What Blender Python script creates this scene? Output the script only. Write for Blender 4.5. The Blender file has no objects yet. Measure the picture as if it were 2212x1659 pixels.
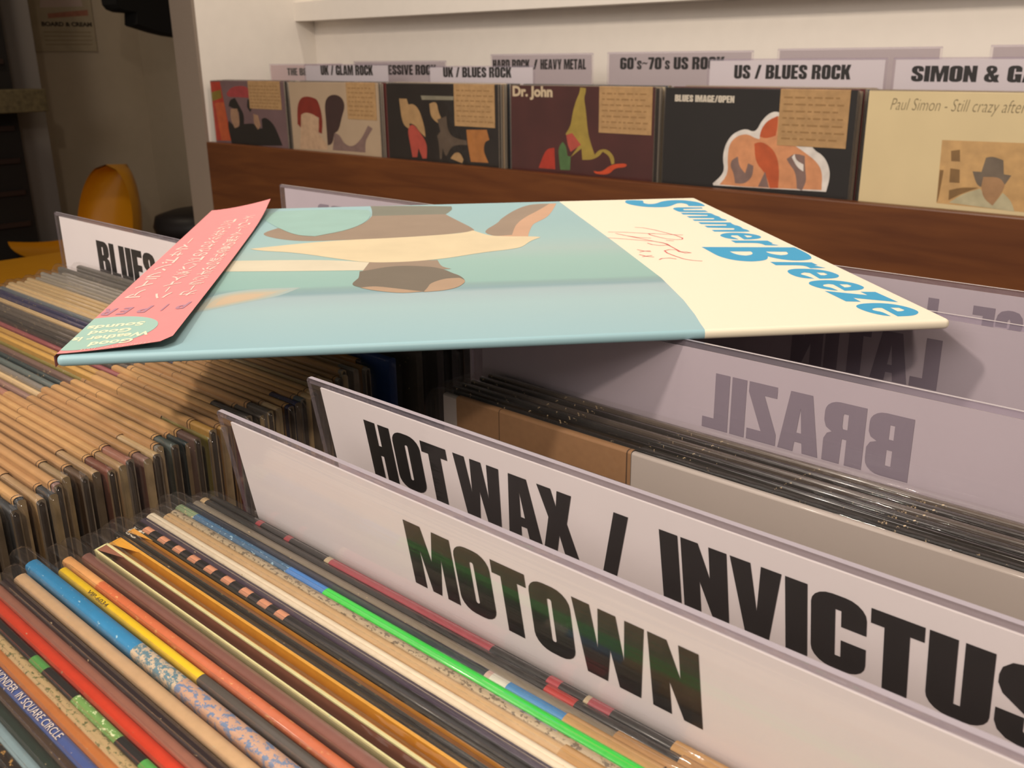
import bpy, bmesh, math, random
from mathutils import Vector, Matrix
from mathutils.geometry import tessellate_polygon
random.seed(7)
SC = bpy.context.scene
COL = SC.collection
EYE = 1.08            # the coordinates below are measured from eye level; the floor lies 1.08 m lower

# ------------------------------------------------------------------ camera, world, lights, exposure
cam_d = bpy.data.cameras.new('camera'); cam = bpy.data.objects.new('camera', cam_d); COL.objects.link(cam)
SC.camera = cam
cam_d.sensor_width = 36.0; cam_d.sensor_fit = 'HORIZONTAL'; cam_d.lens = 2089.25 / 2212 * 36
cam_d.clip_start = 0.01; cam_d.clip_end = 60
def set_cam(yaw, pitch, roll):
    f = Vector((math.sin(yaw)*math.cos(pitch), math.cos(yaw)*math.cos(pitch), -math.sin(pitch)))
    r = Vector((math.cos(yaw), -math.sin(yaw), 0)); u = r.cross(f)
    c, s = math.cos(roll), math.sin(roll)
    r, u = c*r + s*u, -s*r + c*u
    m = Matrix((r, u, -f)).transposed().to_4x4(); m.translation = (0, 0, EYE)
    cam.matrix_world = m
set_cam(-0.7525, 0.3279, -0.0124)
cam_d.dof.use_dof = True; cam_d.dof.focus_distance = 0.30; cam_d.dof.aperture_fstop = 46

W = bpy.data.worlds.new('world'); SC.world = W; W.use_nodes = True
W.node_tree.nodes['Background'].inputs[0].default_value = (1.0, 0.86, 0.74, 1)
W.node_tree.nodes['Background'].inputs[1].default_value = 0.30

def lamp(name, loc, target, power, size, color, spot=None, blend=0.6):
    d = bpy.data.lights.new(name, 'SPOT' if spot else 'AREA')
    d.energy = power; d.color = color
    if spot: d.spot_size = math.radians(spot); d.spot_blend = blend; d.shadow_soft_size = size
    else: d.shape = 'DISK'; d.size = size
    o = bpy.data.objects.new(name, d); COL.objects.link(o)
    o.location = (loc[0], loc[1], loc[2] + EYE)
    o.rotation_euler = (Vector(target) - Vector(loc)).to_track_quat('-Z', 'Y').to_euler()
    return o
WARM = (1.0, 0.88, 0.75)
lamp('ceiling_spot_key', (-0.80, -1.10, 1.42), (-0.30, 0.25, -0.1), 66, 0.07, WARM, 100, 0.8)
lamp('ceiling_spot_right', (1.00, -0.85, 1.42), (0.0, 0.35, -0.1), 54, 0.07, (1.0, 0.84, 0.69), 100, 0.8)
lamp('ceiling_spot_wall', (-0.9, -0.7, 1.42), (-1.1, 1.6, 0.0), 32, 0.06, WARM, 80, 0.8)
lamp('fill_spot_end_panel', (-1.15, 1.38, 1.30), (-2.27, 1.5, 0.1), 16, 0.05, WARM, 70, 0.9)  # extra spot, added to brighten the inner face of the end panel
lamp('fill_overhead', (-0.8, 0.3, 1.46), (-0.8, 0.3, 0.0), 10, 1.4, (1.0, 0.90, 0.82))  # added overhead fill that lifts the shadows, no actual ceiling fitting
lamp('fill_front', (-0.4, -1.75, 1.30), (-0.3, 0.4, -0.15), 25, 1.5, (1.0, 0.90, 0.83))  # unseen soft fill from the viewer's side, added for the upright cards
lamp('fill_left_room', (-3.6, 0.9, 1.46), (-4.4, 1.9, 0.0), 7, 0.3, (1.0, 0.82, 0.62))  # added light, keeps the left room from going too dark
SC.view_settings.view_transform = 'Standard'
SC.view_settings.look = 'None'
SC.view_settings.gamma = 1.0
SC.view_settings.use_curve_mapping = False
SC.view_settings.exposure = 0.42
SC.cycles.transparent_max_bounces = 24
SC.cycles.max_bounces = 8
SC.cycles.caustics_reflective = False; SC.cycles.caustics_refractive = False
SC.cycles.sample_clamp_indirect = 4.0

# ------------------------------------------------------------------ materials
def lin(h):
    h = h.lstrip('#'); v = [int(h[i:i+2], 16)/255 for i in (0, 2, 4)]
    return tuple(c/12.92 if c <= 0.04045 else ((c+0.055)/1.055)**2.4 for c in v) + (1,)
_mats = {}
def M(col, rough=0.55, coat=0.0, wear=0.0, spec=0.4, vary=0.05, wearcol='#c9b28c', scale=420):
    key = (col, rough, coat, wear, spec, vary, wearcol, scale)
    if key in _mats: return _mats[key]
    m = bpy.data.materials.new('mat_' + col.lstrip('#')); m.use_nodes = True
    nt = m.node_tree; b = nt.nodes['Principled BSDF']
    b.inputs['Base Color'].default_value = lin(col)
    b.inputs['Roughness'].default_value = rough
    b.inputs['Specular IOR Level'].default_value = spec
    b.inputs['Coat Weight'].default_value = coat; b.inputs['Coat Roughness'].default_value = 0.12
    if wear or vary:
        tc = nt.nodes.new('ShaderNodeTexCoord')
        nz = nt.nodes.new('ShaderNodeTexNoise'); nz.inputs['Scale'].default_value = scale; nz.inputs['Detail'].default_value = 4
        nt.links.new(tc.outputs['Object'], nz.inputs['Vector'])
        hv = nt.nodes.new('ShaderNodeMixRGB'); hv.blend_type = 'MULTIPLY'; hv.inputs[0].default_value = 1
        mr = nt.nodes.new('ShaderNodeMapRange'); mr.inputs[1].default_value = 0.3; mr.inputs[2].default_value = 0.7
        mr.inputs[3].default_value = 1 - vary; mr.inputs[4].default_value = 1 + vary
        nt.links.new(nz.outputs[0], mr.inputs[0])
        hv.inputs[1].default_value = lin(col); nt.links.new(mr.outputs[0], hv.inputs[2])
        out = hv.outputs[0]
        if wear:
            n2 = nt.nodes.new('ShaderNodeTexNoise'); n2.inputs['Scale'].default_value = scale*1.9; n2.inputs['Detail'].default_value = 6; n2.inputs['Roughness'].default_value = 0.7
            mp = nt.nodes.new('ShaderNodeMapping'); mp.inputs['Location'].default_value = (3.1, 1.7, 0.4); mp.inputs['Scale'].default_value = (0.6, 1, 0.6)
            nt.links.new(tc.outputs['Object'], mp.inputs[0]); nt.links.new(mp.outputs[0], n2.inputs['Vector'])
            r2 = nt.nodes.new('ShaderNodeMapRange'); r2.inputs[1].default_value = 0.66 - 0.3*wear; r2.inputs[2].default_value = 0.70 - 0.3*wear
            nt.links.new(n2.outputs[0], r2.inputs[0])
            mx = nt.nodes.new('ShaderNodeMixRGB'); mx.inputs[2].default_value = lin(wearcol)
            nt.links.new(r2.outputs[0], mx.inputs[0]); nt.links.new(out, mx.inputs[1]); out = mx.outputs[0]
        nt.links.new(out, b.inputs['Base Color'])
    _mats[key] = m
    return m
def clear_mat(name, tint=(0.97, 0.965, 0.96), haze=0.05, hazecol=(0.7, 0.66, 0.64), rough=0.07, bump=0.25, bscale=(60, 60, 60), ior=1.45, boost=1.0):
    m = bpy.data.materials.new(name); m.use_nodes = True; nt = m.node_tree; nt.nodes.clear()
    N = nt.nodes.new
    out = N('ShaderNodeOutputMaterial'); tr = N('ShaderNodeBsdfTransparent'); tr.inputs[0].default_value = (*tint, 1)
    df = N('ShaderNodeBsdfDiffuse'); df.inputs[0].default_value = (*hazecol, 1)
    gl = N('ShaderNodeBsdfGlossy'); gl.inputs['Roughness'].default_value = rough; gl.inputs[0].default_value = (1, 1, 1, 1)
    m1 = N('ShaderNodeMixShader'); m1.inputs[0].default_value = haze
    m2 = N('ShaderNodeMixShader'); fr = N('ShaderNodeFresnel'); fr.inputs[0].default_value = ior
    ml = N('ShaderNodeMath'); ml.operation = 'MULTIPLY'; ml.inputs[1].default_value = boost; ml.use_clamp = True
    tc = N('ShaderNodeTexCoord'); mp = N('ShaderNodeMapping'); mp.inputs['Scale'].default_value = bscale
    nz = N('ShaderNodeTexNoise'); nz.inputs['Scale'].default_value = 1; nz.inputs['Detail'].default_value = 3
    bp = N('ShaderNodeBump'); bp.inputs['Strength'].default_value = bump; bp.inputs['Distance'].default_value = 0.002
    L = nt.links.new
    L(tc.outputs['Object'], mp.inputs[0]); L(mp.outputs[0], nz.inputs['Vector']); L(nz.outputs[0], bp.inputs['Height'])
    L(bp.outputs[0], gl.inputs['Normal'])
    L(tr.outputs[0], m1.inputs[1]); L(df.outputs[0], m1.inputs[2])
    geo = N('ShaderNodeNewGeometry'); ri = N('ShaderNodeMapRange'); ri.inputs[3].default_value = ior; ri.inputs[4].default_value = 1/ior   # thin sheet: same reflection from both sides
    L(geo.outputs['Backfacing'], ri.inputs[0]); L(ri.outputs[0], fr.inputs[0])
    L(fr.outputs[0], ml.inputs[0]); L(ml.outputs[0], m2.inputs[0]); L(m1.outputs[0], m2.inputs[1]); L(gl.outputs[0], m2.inputs[2])
    L(m2.outputs[0], out.inputs[0])
    return m
FILM = clear_mat('clear_film', tint=(0.985, 0.98, 0.975), haze=0.012, bump=0.55, bscale=(30, 140, 60), rough=0.045, boost=0.42)
HOLDER = clear_mat('clear_holder', tint=(0.97, 0.955, 0.975), haze=0.02, rough=0.10, bump=0.10, bscale=(6, 60, 260))
HRIM = clear_mat('clear_holder_rim', tint=(0.88, 0.85, 0.91), haze=0.22, hazecol=(0.62, 0.57, 0.66), rough=0.08, bump=0.7, bscale=(40, 150, 150), boost=2.0)

HEDGE_HIGHLIGHT = M('#aca4ad', rough=0.15, coat=0.6, vary=0.0)  # opaque pale top edge of the holders: rim highlight put into the colour
# ------------------------------------------------------------------ mesh helpers
class MB:
    def __init__(s): s.v = []; s.f = []; s.m = []; s.mats = []; s.sm = []
    def mi(s, mat):
        if mat not in s.mats: s.mats.append(mat)
        return s.mats.index(mat)
    def face(s, idx, mat, smooth=False): s.f.append(tuple(idx)); s.m.append(s.mi(mat)); s.sm.append(smooth)
    def add(s, pts, faces, mat, smooth=False):
        b = len(s.v); s.v += [tuple(p) for p in pts]
        for f in faces: s.face([b+i for i in f], mat, smooth)
    def box(s, x0, x1, y0, y1, z0, z1, mat):
        s.add([(x0,y0,z0),(x1,y0,z0),(x1,y1,z0),(x0,y1,z0),(x0,y0,z1),(x1,y0,z1),(x1,y1,z1),(x0,y1,z1)],
              [(0,3,2,1),(4,5,6,7),(0,1,5,4),(1,2,6,5),(2,3,7,6),(3,0,4,7)], mat)
    def rbox(s, x0, x1, y0, y1, z0, z1, mat, r=0.003, seg=2):
        bm = bmesh.new(); bmesh.ops.create_cube(bm, size=1)
        for v in bm.verts: v.co = Vector(((x0+x1)/2+v.co.x*(x1-x0), (y0+y1)/2+v.co.y*(y1-y0), (z0+z1)/2+v.co.z*(z1-z0)))
        bmesh.ops.bevel(bm, geom=bm.edges[:], offset=r, segments=seg, affect='EDGES', profile=0.5)
        bm.verts.index_update()
        s.add([v.co for v in bm.verts], [[v.index for v in f.verts] for f in bm.faces], mat, False); bm.free()
    def flat(s, loops, fn, mat):          # polygon with holes, mapped by fn(x, y) -> 3D
        pl = [[Vector((p[0], p[1], 0)) for p in l] for l in loops]
        tris = tessellate_polygon(pl); flatp = [p for l in loops for p in l]
        s.add([fn(p[0], p[1]) for p in flatp], [t for t in tris], mat)
    def prism(s, loop, y0, y1, mat):      # XZ outline extruded along Y
        n = len(loop); b = len(s.v)
        s.v += [(p[0], y0, p[1]) for p in loop] + [(p[0], y1, p[1]) for p in loop]
        pl = [[Vector((p[0], p[1], 0)) for p in loop]]
        for t in tessellate_polygon(pl): s.face([b+i for i in t], mat); s.face([b+n+i for i in reversed(t)], mat)
        for i in range(n): j = (i+1) % n; s.face((b+i, b+j, b+n+j, b+n+i), mat)
    def mesh(s, name):
        me = bpy.data.meshes.new(name); me.from_pydata(s.v, [], s.f)
        for m in s.mats: me.materials.append(m)
        me.polygons.foreach_set('material_index', s.m); me.polygons.foreach_set('use_smooth', s.sm)
        me.update()
        bm = bmesh.new(); bm.from_mesh(me); bmesh.ops.recalc_face_normals(bm, faces=bm.faces[:]); bm.to_mesh(me); bm.free()
        return me
def link(name, me, parent=None, loc=(0, 0, 0), rot=(0, 0, 0)):
    o = bpy.data.objects.new(name, me); COL.objects.link(o)
    if parent is not None: o.parent = parent; o.location = loc
    else: o.location = (loc[0], loc[1], loc[2] + EYE)
    o.rotation_euler = rot
    return o
def tag(o, label, cat, group=None, kind=None):
    o['label'] = label; o['category'] = cat
    if group: o['group'] = group
    if kind: o['kind'] = kind
    return o
def thing(name, label, cat, loc=(0, 0, 0), rot=(0, 0, 0), group=None):
    return tag(link(name, None, None, loc, rot), label, cat, group)
def struct(name, mb, loc=(0, 0, 0)):
    o = link(name, mb.mesh(name), None, loc); o['kind'] = 'structure'; return o
def arc(cx, cy, r, a0, a1, n=5):
    return [(cx+r*math.cos(math.radians(a0+(a1-a0)*i/n)), cy+r*math.sin(math.radians(a0+(a1-a0)*i/n))) for i in range(n+1)]
def rrect(x0, y0, x1, y1, r, n=5):
    if not isinstance(r, (tuple, list)): r = (r,)*4     # bottom-left, bottom-right, top-right, top-left
    return arc(x0+r[0], y0+r[0], r[0], 180, 270, n)+arc(x1-r[1], y0+r[1], r[1], 270, 360, n)+arc(x1-r[2], y1-r[2], r[2], 0, 90, n)+arc(x0+r[3], y1-r[3], r[3], 90, 180, n)
def soften(poly, ang=50, it=2):           # round off shallow corners, keep the sharp ones
    for _ in range(it):
        out = []; n = len(poly)
        for i in range(n):
            a, b, c = Vector(poly[i-1]), Vector(poly[i]), Vector(poly[(i+1) % n])
            d1, d2 = b-a, c-b
            if d1.length < 1e-6 or d2.length < 1e-6: continue
            if abs(math.degrees(d1.angle(d2))) > ang: out.append(tuple(b))
            else: out += [tuple(b-d1*0.25), tuple(b+d2*0.25)]
        poly = out
    return poly
# ------------------------------------------------------------------ lettering
def _o(w=.52): return [rrect(0, 0, w, 1, .2), rrect(w/2-.028, .19, w/2+.028, .81, .025, 2)]
def _pt(*a): return [list(a)]
G = {}
G['I'] = (.22, [_pt((0,0),(.22,0),(.22,1),(0,1))])
G['H'] = (.50, [_pt((0,0),(.22,0),(.22,.42),(.28,.42),(.28,0),(.5,0),(.5,1),(.28,1),(.28,.6),(.22,.6),(.22,1),(0,1))])
G['T'] = (.46, [_pt((.12,0),(.34,0),(.34,.81),(.46,.81),(.46,1),(0,1),(0,.81),(.12,.81))])
G['L'] = (.40, [_pt((0,0),(.40,0),(.40,.19),(.22,.19),(.22,1),(0,1))])
G['E'] = (.42, [_pt((0,0),(.42,0),(.42,.19),(.22,.19),(.22,.41),(.39,.41),(.39,.59),(.22,.59),(.22,.81),(.42,.81),(.42,1),(0,1))])
G['F'] = (.42, [_pt((0,0),(.22,0),(.22,.41),(.39,.41),(.39,.59),(.22,.59),(.22,.81),(.42,.81),(.42,1),(0,1))])
G['O'] = (.52, [_o()])
G['0'] = G['O']
G['D'] = (.52, [[rrect(0,0,.52,1,(0.001,.2,.2,.001)), [(.22,.18),(.29,.22),(.29,.78),(.22,.82)]]])
G['U'] = (.52, [[[(0,1)]+arc(.2,.2,.2,180,270)+arc(.32,.2,.2,270,360)+[(.52,1),(.288,1),(.288,.19),(.232,.19),(.232,1)]]])
G['C'] = (.52, [[[(.52,.6)]+arc(.32,.8,.2,0,90)+arc(.2,.8,.2,90,180)+arc(.2,.2,.2,180,270)+arc(.32,.2,.2,270,360)+[(.52,.42),(.288,.42),(.288,.19),(.232,.19),(.232,.81),(.288,.81),(.288,.6)]]])
G['G'] = (.52, [[[(.52,.62)]+arc(.32,.8,.2,0,90)+arc(.2,.8,.2,90,180)+arc(.2,.2,.2,180,270)+[(.32,0),(.37,.05),(.38,0),(.52,0),(.52,.5),(.27,.5),(.27,.36),(.288,.36),(.288,.19),(.232,.19),(.232,.81),(.288,.81),(.288,.62)]]])
_S = [(.285,.64),(.5,.64),(.5,.78),(.48,.88),(.42,.96),(.3,1),(.2,1),(.09,.97),(.02,.88),(0,.78),(0,.68),(.04,.57),(.27,.36),(.275,.22),(.25,.17),(.22,.2),(.22,.37),(0,.37),(0,.2),(.03,.1),(.1,.03),(.2,0),(.32,0),(.42,.03),(.48,.1),(.5,.2),(.5,.33),(.46,.44),(.24,.64),(.23,.78),(.255,.83),(.285,.79)]
G['S'] = (.50, [[_S]])
G['B'] = (.54, [[[(0,0),(.34,0)]+arc(.34,.2,.2,270,360)+[(.54,.4),(.5,.49),(.42,.53),(.5,.58)]+[(.53,.66)]+arc(.34,.81,.19,0,90)+[(0,1)], [(.22,.18),(.29,.18),(.29,.43),(.22,.43)], [(.22,.6),(.28,.6),(.28,.83),(.22,.83)]]])
G['R'] = (.54, [[[(0,0),(.22,0),(.22,.42),(.28,.42),(.29,0),(.52,0),(.52,.36),(.48,.46),(.42,.5),(.5,.56),(.53,.66)]+arc(.34,.81,.19,0,90)+[(0,1)], [(.22,.58),(.28,.58),(.29,.62),(.29,.8),(.28,.83),(.22,.83)]]])
G['P'] = (.52, [[[(0,0),(.22,0),(.22,.36),(.36,.37),(.46,.42),(.52,.52)]+arc(.34,.82,.18,0,90)+[(0,1)], [(.22,.53),(.285,.55),(.285,.8),(.22,.83)]]])
G['K'] = (.55, [_pt((0,0),(.22,0),(.22,.36),(.26,.3),(.32,0),(.55,0),(.42,.55),(.54,1),(.33,1),(.22,.66),(.22,1),(0,1))])
G['M'] = (.72, [_pt((0,0),(.19,0),(.19,.62),(.29,0),(.43,0),(.53,.62),(.53,0),(.72,0),(.72,1),(.45,1),(.36,.5),(.27,1),(0,1))])
G['N'] = (.52, [_pt((0,0),(.2,0),(.2,.45),(.33,0),(.52,0),(.52,1),(.32,1),(.32,.55),(.2,1),(0,1))])
G['W'] = (.82, [_pt((.1,0),(.34,0),(.41,.48),(.48,0),(.72,0),(.82,1),(.61,1),(.56,.42),(.51,1),(.31,1),(.26,.42),(.21,1),(0,1))])
G['V'] = (.54, [_pt((.14,0),(.4,0),(.54,1),(.33,1),(.275,.35),(.22,1),(0,1))])
G['A'] = (.56, [[[(0,0),(.215,0),(.23,.17),(.33,.17),(.345,0),(.56,0),(.43,1),(.13,1)], [(.245,.33),(.315,.33),(.28,.74)]]])
G['X'] = (.55, [_pt((0,0),(.21,0),(.275,.28),(.33,0),(.55,0),(.42,.52),(.54,1),(.32,1),(.275,.74),(.22,1),(0,1),(.13,.52))])
G['Y'] = (.54, [_pt((.16,0),(.38,0),(.38,.4),(.54,1),(.32,1),(.27,.62),(.22,1),(0,1),(.16,.4))])
G['Z'] = (.43, [_pt((0,0),(.43,0),(.43,.19),(.22,.19),(.43,.82),(.43,1),(.02,1),(.02,.81),(.2,.81),(0,.19))])
G['/'] = (.42, [_pt((0,0),(.19,0),(.42,1),(.23,1))])
G['&'] = (.60, [[[(.1,.04),(.2,0),(.3,0),(.38,.05),(.4,0),(.6,0),(.52,.2),(.57,.46),(.42,.46),(.4,.38),(.36,.5),(.46,.62),(.48,.8),(.42,.95),(.3,1),(.18,1),(.08,.93),(.05,.78),(.1,.62),(.14,.55),(.03,.43),(0,.25),(.03,.12)], [(.2,.22),(.25,.16),(.29,.18),(.2,.38)], [(.25,.7),(.28,.7),(.31,.8),(.27,.86),(.23,.8)]]])
G['6'] = (.52, [[[(.52,.68)]+arc(.32,.8,.2,0,90)+arc(.2,.8,.2,90,180)+arc(.2,.2,.2,180,270)+arc(.32,.2,.2,270,360)+[(.52,.44),(.49,.54),(.4,.59),(.3,.57),(.288,.55),(.232,.55),(.232,.81),(.288,.81),(.288,.68)], rrect(.232,.17,.288,.46,.02,2)]])
G['7'] = (.46, [_pt((.08,0),(.3,0),(.46,.8),(.46,1),(0,1),(0,.81),(.25,.81))])
G["'"] = (.18, [_pt((.05,.72),(.14,.72),(.18,1),(0,1))])
G['s'] = (.36, [[[(x*.72, y*.74) for x, y in _S]]])
G['~'] = (.42, [_pt((0,.38),(.1,.48),(.2,.46),(.3,.4),(.42,.5),(.42,.6),(.32,.52),(.2,.58),(.1,.6),(0,.5))])
def impact(s, gap=.035, space=.24):
    x = 0; out = []
    for ch in s:
        if ch == ' ': x += space; continue
        w, polys = G[ch]
        for loops in polys: out.append([[(px+x, py) for px, py in l] for l in loops])
        x += w + gap
    return out, x-gap
def impact_on(mb, s, x0, x1, z0, z1, y, mat, mirror=False, width_of=None):
    """heavy condensed capitals on an XZ plane from x0 to x1; width_of: only this part spans x0..x1"""
    polys, w = impact(s)
    if width_of: w = impact(width_of)[1]
    k = (x1-x0)/w
    for loops in polys: mb.flat(loops, lambda a, b: (x0+a*k, y, z0+b*(z1-z0)), mat)
_fc = {}
def font2d(body, offset=0.0, shear=0.0):
    key = (body, offset, shear)
    if key in _fc: return _fc[key]
    cu = bpy.data.curves.new('lettering_source', 'FONT'); cu.body = body; cu.size = 1; cu.offset = offset; cu.shear = shear; cu.resolution_u = 3
    o = bpy.data.objects.new('lettering_source', cu); COL.objects.link(o)
    dg = bpy.context.evaluated_depsgraph_get(); ev = o.evaluated_get(dg); me = ev.to_mesh()
    r = ([(v.co.x, v.co.y) for v in me.vertices], [tuple(p.vertices) for p in me.polygons])
    ev.to_mesh_clear(); bpy.data.objects.remove(o); bpy.data.curves.remove(cu)
    xs = [p[0] for p in r[0]] or [0]; ys = [p[1] for p in r[0]] or [0]
    _fc[key] = (r[0], r[1], min(xs), max(xs), min(ys), max(ys)); return _fc[key]
def font_on(mb, body, fn, mat, offset=0.0, shear=0.0):   # fn(a, b): a, b in 0..1 over the text's bounding box
    v, f, xa, xb, ya, yb = font2d(body, offset, shear)
    if not f: return
    mb.add([fn((p[0]-xa)/max(xb-xa, 1e-6), (p[1]-ya)/max(yb-ya, 1e-6)) for p in v], f, mat)
def ribbon(mb, pts, w, fn, mat):
    for i in range(len(pts)-1):
        a, b = Vector(pts[i]), Vector(pts[i+1]); d = b-a
        if d.length < 1e-6: continue
        n = Vector((-d.y, d.x)).normalized()*w/2; e = d.normalized()*w*0.35
        mb.add([fn(*(a-e+n)), fn(*(a-e-n)), fn(*(b+e-n)), fn(*(b+e+n))], [(0, 1, 2, 3)], mat)
# ------------------------------------------------------------------ the room
WHITE = M('#e9e2d8', rough=0.7, vary=0.015, scale=30)
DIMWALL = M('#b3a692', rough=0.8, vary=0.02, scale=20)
mb = MB(); mb.box(-5.0, 2.2, -2.0, 3.0, -1.13, -1.08, M('#6b5a48', rough=0.5, vary=0.12, scale=8)); struct('floor', mb)
mb = MB(); mb.box(-5.0, 2.2, -2.0, 3.0, 1.50, 1.55, M('#8f867c', rough=0.8)); struct('ceiling', mb)
mb = MB(); mb.box(-2.262, 2.2, 1.66, 1.72, -1.08, 1.50, WHITE); struct('wall_back', mb)
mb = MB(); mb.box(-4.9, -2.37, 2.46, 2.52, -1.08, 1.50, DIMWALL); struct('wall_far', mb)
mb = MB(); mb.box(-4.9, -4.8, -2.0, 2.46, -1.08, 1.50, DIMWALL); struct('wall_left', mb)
# white end panel of the wall unit, with a thin strip added to make its front face darker grey
mb = MB(); mb.box(-2.365, -2.262, 1.312, 2.46, -1.08, 1.50, WHITE); struct('wall_end', mb)
mb = MB(); mb.box(-2.366, -2.2615, 1.304, 1.312, -1.08, 1.50, M('#8a7d70', rough=0.7)); struct('front_tone_strip', mb)
# white shelf with a deep front edge above the wall bins
t = thing('wall_shelf', 'long white shelf with a thick front edge running along the back wall', 'shelf', (0, 1.63, 0.0905))
mb = MB(); mb.box(-2.262, 2.1, -0.03, 0.03, 0.0, 0.046, WHITE); link('shelf_board', mb.mesh('shelf_board'), t)
tb = thing('record_sleeve', 'dark record sleeve lying on the white wall shelf at the top edge', 'record', (-1.62, 1.632, 0.1366), group=None)
mb = MB(); mb.rbox(-0.10, 0.10, -0.026, 0.026, 0, 0.006, M('#1d1a18'), r=0.001); link('jacket', mb.mesh('jacket'), tb)

# ------------------------------------------------------------------ wall bins with the rear records
WALNUT = M('#5a3114', rough=0.38, vary=0.16, scale=14, spec=0.5)
def wood_mat():
    m = bpy.data.materials.new('walnut_board'); m.use_nodes = True; nt = m.node_tree; b = nt.nodes['Principled BSDF']
    tc = nt.nodes.new('ShaderNodeTexCoord'); mp = nt.nodes.new('ShaderNodeMapping'); mp.inputs['Scale'].default_value = (2.2, 14, 26)
    nz = nt.nodes.new('ShaderNodeTexNoise'); nz.inputs['Scale'].default_value = 2.2; nz.inputs['Detail'].default_value = 8; nz.inputs['Distortion'].default_value = 0.6
    cr = nt.nodes.new('ShaderNodeValToRGB'); cr.color_ramp.elements[0].position = 0.3; cr.color_ramp.elements[1].position = 0.72
    cr.color_ramp.elements[0].color = lin('#552c11'); cr.color_ramp.elements[1].color = lin('#6b3d1a')
    L = nt.links.new; L(tc.outputs['Object'], mp.inputs[0]); L(mp.outputs[0], nz.inputs['Vector']); L(nz.outputs[0], cr.inputs[0]); L(cr.outputs[0], b.inputs['Base Color'])
    b.inputs['Roughness'].default_value = 0.42
    return m
WOOD = wood_mat()
bn = thing('wall_record_bin', 'long wall bin with a dark walnut front board holding the rear records', 'record bin', (0, 1.48, -0.62))
mb = MB(); mb.rbox(-2.26, 2.1, -0.178, -0.160, 0, 0.4225, WOOD, r=0.002); link('front_board', mb.mesh('front_board'), bn)
mb = MB(); mb.box(-2.26, 2.1, -0.160, 0.179, 0.235, 0.252, WOOD); link('bottom_board', mb.mesh('bottom_board'), bn)
mb = MB(); mb.box(-2.26, 2.1, -0.150, 0.179, -0.46, 0.0, M('#cfc6ba', rough=0.7)); link('cabinet_base', mb.mesh('cabinet_base'), bn)

_film = {}
def film_mesh(w, h, t, ov=0.012):
    key = (round(w, 4), round(h, 4), round(t, 4), ov)
    if key in _film: return _film[key]
    mb = MB()
    o1 = rrect(-ov, 0.0, w+0.004, h+0.002, (0.002, 0.002, 0.006, 0.011), 5)
    o2 = rrect(-ov+0.0006, 0.0006, w+0.0034, h+0.0013, (0.002, 0.002, 0.006, 0.011), 5)
    n = len(o1); y = t/2+0.0003
    rings = [[(p[0], -y, p[1]) for p in o2], [(p[0], -y*0.45, p[1]) for p in o1], [(p[0], y*0.45, p[1]) for p in o1], [(p[0], y, p[1]) for p in o2]]
    for r in rings: mb.v += r
    for k in range(3):
        for i in range(n):
            j = (i+1) % n; mb.face((k*n+i, k*n+j, (k+1)*n+j, (k+1)*n+i), FILM, True)
    mb.face(range(n), FILM); mb.face(range(3*n, 4*n), FILM)
    _film[key] = mb.mesh('plastic_cover'); return _film[key]
PAPER = M('#a58c68', rough=0.8, vary=0.12, scale=200)
PAPER2 = M('#8b8071', rough=0.8, vary=0.15, scale=200)
INNER = M('#3a3027', rough=0.9)
TAGM = M('#ac8355', rough=0.75, vary=0.07, scale=160)
TAGM2 = M('#b88f5c', rough=0.75, vary=0.07, scale=120)
CREASE = M('#4a3420', rough=0.8)
def arch(t, h, n=5, lo=0.0):
    r = t*0.30
    return [(-t/2, lo)] + [(-t/2*math.cos(math.pi*i/n), h-r+r*math.sin(math.pi*i/n)**0.8) for i in range(n+1)] + [(t/2, lo)]
def extrude_x(mb, prof, cuts, mats, cap0=None, cap1=None):
    n = len(prof); b = len(mb.v)
    for x in cuts: mb.v += [(x, p[0], p[1]) for p in prof]
    for k in range(len(cuts)-1):
        for i in range(n-1):
            mb.face((b+k*n+i, b+(k+1)*n+i, b+(k+1)*n+i+1, b+k*n+i+1), mats[k], 0 < i < n-2)
    if cap0: mb.face(range(b, b+n), cap0)
    if cap1: mb.face(range(b+(len(cuts)-1)*n, b+len(cuts)*n), cap1)
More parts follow.
